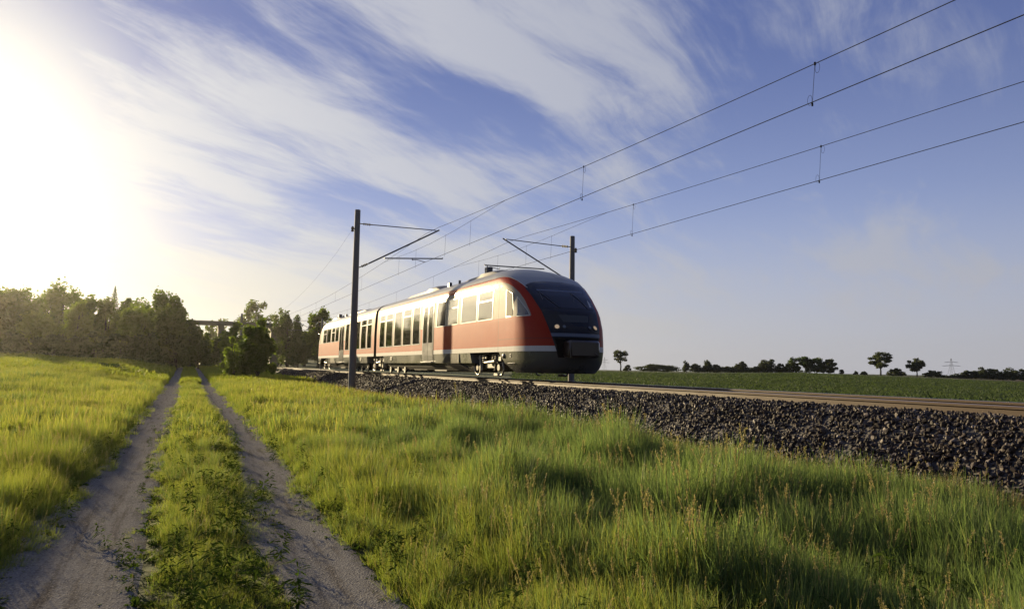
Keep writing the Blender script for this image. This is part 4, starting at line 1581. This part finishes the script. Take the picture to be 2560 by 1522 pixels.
W_ = 'trees of the wood on the left'
tree('broadleaf_tree', -22.0, 105, 4.3, 11.3, 'big round tree at the far left end of the wood, hazy in the sun', group=W_, nleaf=7000, leaf=0.36, trunk=0.12, ncl=60)
tree('broadleaf_tree', -17.8, 104, 3.0, 10.4, 'lower rounded tree next to the hazy one at the wood\'s left end', group=W_, nleaf=5500, trunk=0.12)
tree('broadleaf_tree', -15.3, 112, 3.4, 12.6, 'tallest tree of the left wood with a thin feathery top', group=W_, nleaf=5600, leaf=0.32, trunk=0.15, ncl=54)
tree('broadleaf_tree', -11.3, 100, 1.9, 9.4, 'slim tree on the right shoulder of the tallest tree in the wood', group=W_, trunk=0.12, nleaf=4200, shape='tall')
tree('young_tree', -14.6, 91, 2.2, 6.8, 'pale yellow green young tree at the front of the left wood', kind='light', group=W_, trunk=0.08, nleaf=5200, leaf=0.28, seed=3)
tree('young_tree', -11.1, 93, 1.6, 8.3, 'tall pale green sapling left of the spruce', kind='light', group=W_, trunk=0.08, nleaf=4200, leaf=0.28, shape='tall')
conifer(-10.4, 125, 1.9, 12.9, 'pointed dark spruce rising above the wood')
tree('broadleaf_tree', -10.2, 112, 1.9, 10.2, 'bushy tree right in front of the spruce', group=W_, trunk=0.1, nleaf=4400)
tree('broadleaf_tree', -7.2, 110, 1.8, 10.4, 'narrow tree between the spruce and the big domed tree', group=W_, trunk=0.1, nleaf=4400)
tree('broadleaf_tree', -3.3, 101, 3.2, 10.9, 'big domed tree at the right of the left wood', group=W_, trunk=0.1, nleaf=8200, leaf=0.32, ncl=64, seed=12)
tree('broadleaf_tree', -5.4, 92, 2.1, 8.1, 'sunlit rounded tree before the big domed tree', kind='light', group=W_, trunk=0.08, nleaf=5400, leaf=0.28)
tree('broadleaf_tree', -1.8, 94, 2.05, 8.2, 'leafy tree leaning on the right flank of the big dome', group=W_, trunk=0.08, nleaf=5200, leaf=0.28)
tree('broadleaf_tree', 0.2, 97, 1.8, 6.8, 'low dark tree where the wood slopes down to the track', kind='dark', group=W_, trunk=0.06, nleaf=4800, leaf=0.28)
tree('broadleaf_tree', 2.0, 112, 1.3, 6.3, 'small thin tree last in the wood, beside the bridge', group=W_, trunk=0.1, nleaf=2600, leaf=0.26)
for (fx, fy, fw2, ft) in ((-19.8, 88, 1.9, 4.6), (-16.4, 88, 2.0, 4.3), (-13.1, 89, 2.2, 4.2), (-10.9, 89.5, 1.6, 4.0), (-9.0, 89, 2.1, 4.6), (-6.6, 90, 2.0, 4.5), (-4.1, 90, 2.2, 4.8), (-1.1, 92, 2.1, 4.8), (1.3, 100, 1.7, 4.4), (-23.5, 90, 2.4, 5.2), (-27.5, 93, 2.6, 5.8)):
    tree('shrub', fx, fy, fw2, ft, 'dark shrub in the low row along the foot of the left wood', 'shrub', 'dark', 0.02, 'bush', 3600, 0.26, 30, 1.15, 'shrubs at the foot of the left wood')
# behind the front row: more crowns that close the wood
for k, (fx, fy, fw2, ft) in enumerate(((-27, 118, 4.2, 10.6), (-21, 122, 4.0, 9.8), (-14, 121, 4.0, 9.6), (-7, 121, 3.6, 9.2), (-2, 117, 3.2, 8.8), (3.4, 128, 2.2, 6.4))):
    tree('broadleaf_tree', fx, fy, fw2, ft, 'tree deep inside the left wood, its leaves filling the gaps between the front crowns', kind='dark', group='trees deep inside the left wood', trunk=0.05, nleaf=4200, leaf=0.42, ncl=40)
# the wood goes on past the left picture edge and shows mirrored in the train windows
for k, (fx, fy, fw2, ft) in enumerate(((-33, 106, 5.5, 10.2), (-41, 103, 5.5, 9.6), (-49, 99, 5.5, 9.0), (-57, 95, 5.5, 8.6), (-65, 90, 5.5, 8.2), (-73, 84, 5.5, 7.8), (-80, 77, 5.5, 7.4))):
    tree('broadleaf_tree', fx, fy, fw2, ft, 'tree of the wood continuing past the left picture edge', kind='dark', group='trees past the left picture edge', trunk=0.03, nleaf=3400, leaf=0.42, ncl=40, gap=1.2, shape='bush')
# middle
tree('round_bush', 4.75, 57, 1.42, 4.85, 'big dark round bush between the farm track and the rails', 'bush', 'broad', 0.05, 'bush', 9000, 0.20, 64, 1.15)
tree('bush', 3.25, 59, 1.0, 3.5, 'low bright yellow green bush left of the big dark bush', 'bush', 'light', 0.05, 'bush', 3600, 0.18, 30, 1.2)
tree('young_tree', 4.3, 82, 1.4, 5.9, 'pale leafy tree showing behind the left of the big bush', kind='light', trunk=0.1, nleaf=4200, leaf=0.24)
tree('broadleaf_tree', 21.0, 265, 8.2, 24.2, 'large airy tree with sky showing through above the round bush', nleaf=3600, leaf=0.75, trunk=0.15, gap=0.75, ncl=60)
tree('broadleaf_tree', 24.0, 215, 3.2, 17.3, 'narrow airy tree right of the large one above the bush', nleaf=1900, leaf=0.60, trunk=0.2, gap=0.8)
tree('broadleaf_tree', 24.1, 150, 3.2, 13.2, 'round topped tree just behind the rear end of the train', nleaf=4200, leaf=0.40, trunk=0.2)
tree('shrub', 21.4, 160, 3.4, 6.5, 'dense shrub beyond the rails between round bush and train', 'shrub', 'dark', 0.03, 'bush', 4200, 0.42, 36, 1.2)
tree('broadleaf_tree', 19.6, 164, 3.3, 13.0, 'dark tree standing against the right end of the bridge', kind='dark', trunk=0.02, nleaf=5600, leaf=0.42, ncl=50, gap=1.2)
tree('broadleaf_tree', 25.3, 178, 4.2, 9.8, 'dark spreading tree behind the shrub near the train rear', kind='dark', trunk=0.05, nleaf=5200, leaf=0.46)
tree('broadleaf_tree', 26.3, 155, 3.2, 8.7, 'dark tree hidden mostly by the rear of the train', kind='dark', trunk=0.05, nleaf=4200, leaf=0.40)
tree('shrub', 22.4, 200, 4.0, 8.6, 'dark shrub in the gap right of the round bush', 'shrub', 'dark', 0.03, 'bush', 4200, 0.46, 36, 1.2)
tree('broadleaf_tree', 6.2, 232, 2.4, 14.0, 'thin small tree above the bridge deck on the left', nleaf=900, leaf=0.5, trunk=0.3, gap=0.8)
tree('broadleaf_tree', 10.5, 262, 2.6, 16.4, 'slender tree above the bridge deck nearer the round bush', nleaf=900, leaf=0.55, trunk=0.3, gap=0.8)
for k, (fx, fy, fw2, ft) in enumerate(((-6, 215, 6, 9), (2, 225, 5, 9.5), (12, 290, 7, 11), (26, 290, 7, 12), (36, 250, 7, 11.5))):
    tree('broadleaf_tree', fx, fy, fw2, ft, 'dark green tree far beyond the bridge closing the view along the line', kind='dark', group='trees beyond the bridge', trunk=0.05, nleaf=3000, leaf=0.6, ncl=36)
tree('nettle_patch', -5.0, 57, 1.25, float(ground_z(-5.0, 57))+0.62, 'low dark patch of weeds in the bright meadow', 'weeds', 'dark', 0.02, 'bush', 1500, 0.12, 24, 1.1)

# horizon across the field
HZ = 'trees on the skyline across the field'


def hz(x, y, hw, top, label, cat='tree', trunk=0.25, n=1500, kind='hor', shape='round', gap=1.0, nm='field_tree', leaf=0.34, ncl=34):
    if trunk < 0.2:
        shape, trunk, gap = 'bush', 0.02, 1.25
    else:
        gap = 1.15
    return tree(nm, x, y, hw, top, label, cat, kind, trunk, shape, int(n*1.7), leaf, ncl, gap, HZ)


hz(123.0, 194.3, 2.6, 7.7, 'lone tree on a thin trunk just right of the train nose', trunk=0.36, n=1300, gap=0.85)
hz(124.8, 193.3, 1.3, 3.0, 'low round bush at the foot of the lone tree', 'bush', 0.05, 600, shape='bush', nm='field_bush')


def hedge(x0, y0, x1, y1, h, n, label, seed):
    cx, cy = (x0+x1)/2, (y0+y1)/2
    t_ = empty('hedge', (cx, cy, float(ground_z(cx, cy))-0.1))
    tag(t_, label, 'hedge')
    L = math.hypot(x1-x0, y1-y0)
    me_, _ = crown_mesh(L/2, h/2, int(L*4), n, 0.34, TM['hor'], seed, 'bush', 1.2)
    me_.transform(Matrix.Diagonal((1, 1.6/(L/2), 1, 1)))
    c_ = link(bpy.data.objects.new('foliage', me_), t_)
    c_.rotation_euler = (0, 0, math.atan2(y1-y0, x1-x0))


hedge(126.0, 192.5, 138.5, 183.5, 2.5, 5200, 'long low hedge on the skyline right of the lone tree', 77)
hedge(138.0, 186.0, 168.0, 160.0, 1.9, 8200, 'low scrub running along the foot of the skyline trees left of the dark clump', 78)
hedge(186.0, 136.5, 199.0, 118.0, 1.7, 5200, 'low scrub running to the right picture edge past the lattice pylon', 79)
hz(139.3, 183.0, 1.2, 4.6, 'small upright tree at the right end of the long hedge', n=800, trunk=0.15)
hz(141.6, 181.3, 2.0, 3.8, 'low rounded bush between the upright tree and a taller round tree', 'bush', 0.05, 1000, shape='bush', nm='field_bush')
hz(144.8, 178.7, 2.4, 4.8, 'rounded tree with a flat bushy foot left of the skyline centre', n=1500, trunk=0.12)
hz(146.7, 177.3, 1.6, 3.5, 'small bush at the right foot of the rounded flat footed tree', 'bush', 0.05, 800, shape='bush', nm='field_bush')
hz(149.0, 175.2, 2.1, 3.0, 'flat low bush between two rounded skyline trees', 'bush', 0.03, 900, shape='bush', nm='field_bush')
hz(151.8, 172.8, 2.5, 4.6, 'ragged tree with drooping sides standing alone before the dome shaped tree', n=1400, trunk=0.15)
hz(154.9, 170.0, 1.5, 3.1, 'little bush leaning on the dome shaped tree', 'bush', 0.05, 700, shape='bush', nm='field_bush')
hz(157.3, 167.8, 3.1, 5.3, 'broad dome shaped tree left of the dark clump', n=2000, trunk=0.08)
hz(159.9, 165.5, 1.5, 4.1, 'narrow tree squeezed between the dome and the dark clump', n=800, trunk=0.1)
hz(162.2, 163.0, 2.0, 6.1, 'left tree of the dark clump, slightly pointed', n=1700, trunk=0.08, kind='dark')
hz(164.7, 160.5, 2.7, 6.2, 'tallest and darkest tree of the skyline clump', n=2600, trunk=0.05, kind='dark')
hz(166.7, 158.5, 2.6, 5.9, 'middle right tree of the dark clump, slightly lower', n=2400, trunk=0.05, kind='dark')
hz(168.9, 156.1, 2.8, 5.7, 'right tree of the dark clump sloping down to the field', n=2200, trunk=0.05)
hz(171.2, 153.6, 0.7, 2.5, 'tiny shrub right beside the dark clump', 'bush', 0.05, 300, nm='field_bush')
hz(173.5, 150.9, 0.6, 2.1, 'tiny thin shrub in the gap of the skyline', 'bush', 0.1, 200, nm='field_bush')
hz(175.0, 149.3, 0.9, 2.1, 'small thin shrub just left of the big orchard tree', 'bush', 0.05, 350, nm='field_bush')
hz(177.7, 146.1, 3.5, 7.7, 'big orchard tree with spreading crown on a bare trunk', n=2400, trunk=0.30, gap=0.9)
hz(180.1, 143.1, 2.5, 3.1, 'low flat bush at the right foot of the big orchard tree', 'bush', 0.03, 1100, shape='bush', nm='field_bush')
hz(183.2, 139.1, 2.6, 6.0, 'second orchard tree with rounder crown on a short trunk', n=2000, trunk=0.26, gap=0.9)
hz(185.5, 135.9, 2.5, 2.6, 'low wide bush right of the second orchard tree', 'bush', 0.03, 1000, shape='bush', nm='field_bush')
hz(188.8, 131.4, 2.0, 1.9, 'very low bush under the lattice pylon', 'bush', 0.03, 600, shape='bush', nm='field_bush')
hz(189.9, 129.7, 1.9, 2.8, 'bush just right of the lattice pylon', 'bush', 0.05, 900, shape='bush', nm='field_bush')
hz(191.8, 127.0, 2.3, 3.7, 'domed tree second from the pylon near the picture edge', n=1300, trunk=0.08)
hz(193.3, 124.8, 1.9, 3.3, 'ragged tree touching the domed one near the picture edge', n=1100, trunk=0.08)
hz(194.2, 123.6, 1.4, 2.6, 'small bush filling the gap before the last broad tree', 'bush', 0.05, 600, shape='bush', nm='field_bush')
hz(195.4, 121.4, 2.4, 3.7, 'last broad tree near the right picture edge', n=1300, trunk=0.08)
hz(196.8, 119.4, 1.6, 3.3, 'tree cut by the right picture edge', n=900, trunk=0.08)


def pylon(x, y, H, hw, label):
    zb = float(ground_z(x, y))
    t = empty('lattice_pylon', (x, y, zb-0.5))
    tag(t, label, 'pylon', 'electricity pylons beyond the field')
    m_ = MB()
    lv = [0, 0.3, 0.5, 0.66, 0.8, 1.0]
    wd = [0.42*hw, 0.26*hw, 0.17*hw, 0.12*hw, 0.09*hw, 0.02*hw]
    for a, b in ((1, 1), (1, -1), (-1, 1), (-1, -1)):
        m_.tube([(a*w_, b*w_, q*H) for q, w_ in zip(lv, wd)], 0.06, 5)
    for i in range(5):
        for a in (1, -1):
            m_.tube([(-wd[i], a*wd[i], lv[i]*H), (wd[i+1], a*wd[i+1], lv[i+1]*H)], 0.035, 4)
            m_.tube([(wd[i], a*wd[i], lv[i]*H), (-wd[i+1], a*wd[i+1], lv[i+1]*H)], 0.035, 4)
    m_.build('tower', M['galv'], t)
    dx_, dy_ = y/math.hypot(x, y), -x/math.hypot(x, y)
    for q, L in ((0.62, 1.0), (0.80, 0.75)):
        MB().tube([(-dx_*L*hw, -dy_*L*hw, q*H), (0, 0, q*H+0.25), (dx_*L*hw, dy_*L*hw, q*H)], 0.10, 5).tube([(-dx_*L*hw, -dy_*L*hw, q*H), (0, 0, q*H+0.9), (dx_*L*hw, dy_*L*hw, q*H)], 0.06, 4).build('crossarm', M['galv'], t)


pylon(531.3, 374.4, 15.0, 6.0, 'small lattice pylon on the skyline near the right picture edge')
pylon(464.9, 770.6, 17.0, 6.0, 'faint tiny pylon far away just right of the train nose')

# ------------------------------------------------------------------ bridge beyond the wood
br = empty('road_bridge', (6.5, 176, 0.8))
tag(br, 'dark concrete road bridge crossing above the track left of the round bush', 'bridge')
zd = 9.2
MB().box(-14, 12.5, -3, 3, zd, zd+0.75, bev=0.03).build('deck', M['dark_concrete'], br)
MB().box(-0.45, 0.75, -2.4, 2.4, -1, zd-0.01, bev=0.05).build('pier', M['dark_concrete'], br)
MB().box(-14, -10.5, -3.4, 3.4, -1.5, zd-0.01).build('abutment', M['dark_concrete'], br)
MB().box(10.6, 12.5, -3.4, 3.4, -1.5, zd-0.01).build('abutment', M['dark_concrete'], br)

# ------------------------------------------------------------------ evening haze over the land
hzb = MB().box(-700, 800, -250, 1000, -6, 34)
vm = bpy.data.materials.new('haze_air')
vm.use_nodes = True
vt = NT(vm.node_tree)
vt.n.remove(vt.n['Principled BSDF'])
pv = vt.new('ShaderNodeVolumePrincipled')
pv.inputs['Color'].default_value = (0.95, 0.93, 0.88, 1)
pv.inputs['Density'].default_value = 0.00012
pv.inputs['Anisotropy'].default_value = 0.84
vt.l.new(pv.outputs[0], vt.n['Material Output'].inputs['Volume'])
ho = hzb.build('haze', vm)
tag(ho, 'thin warm evening haze lying over the meadow and wood', 'haze', kind='stuff')
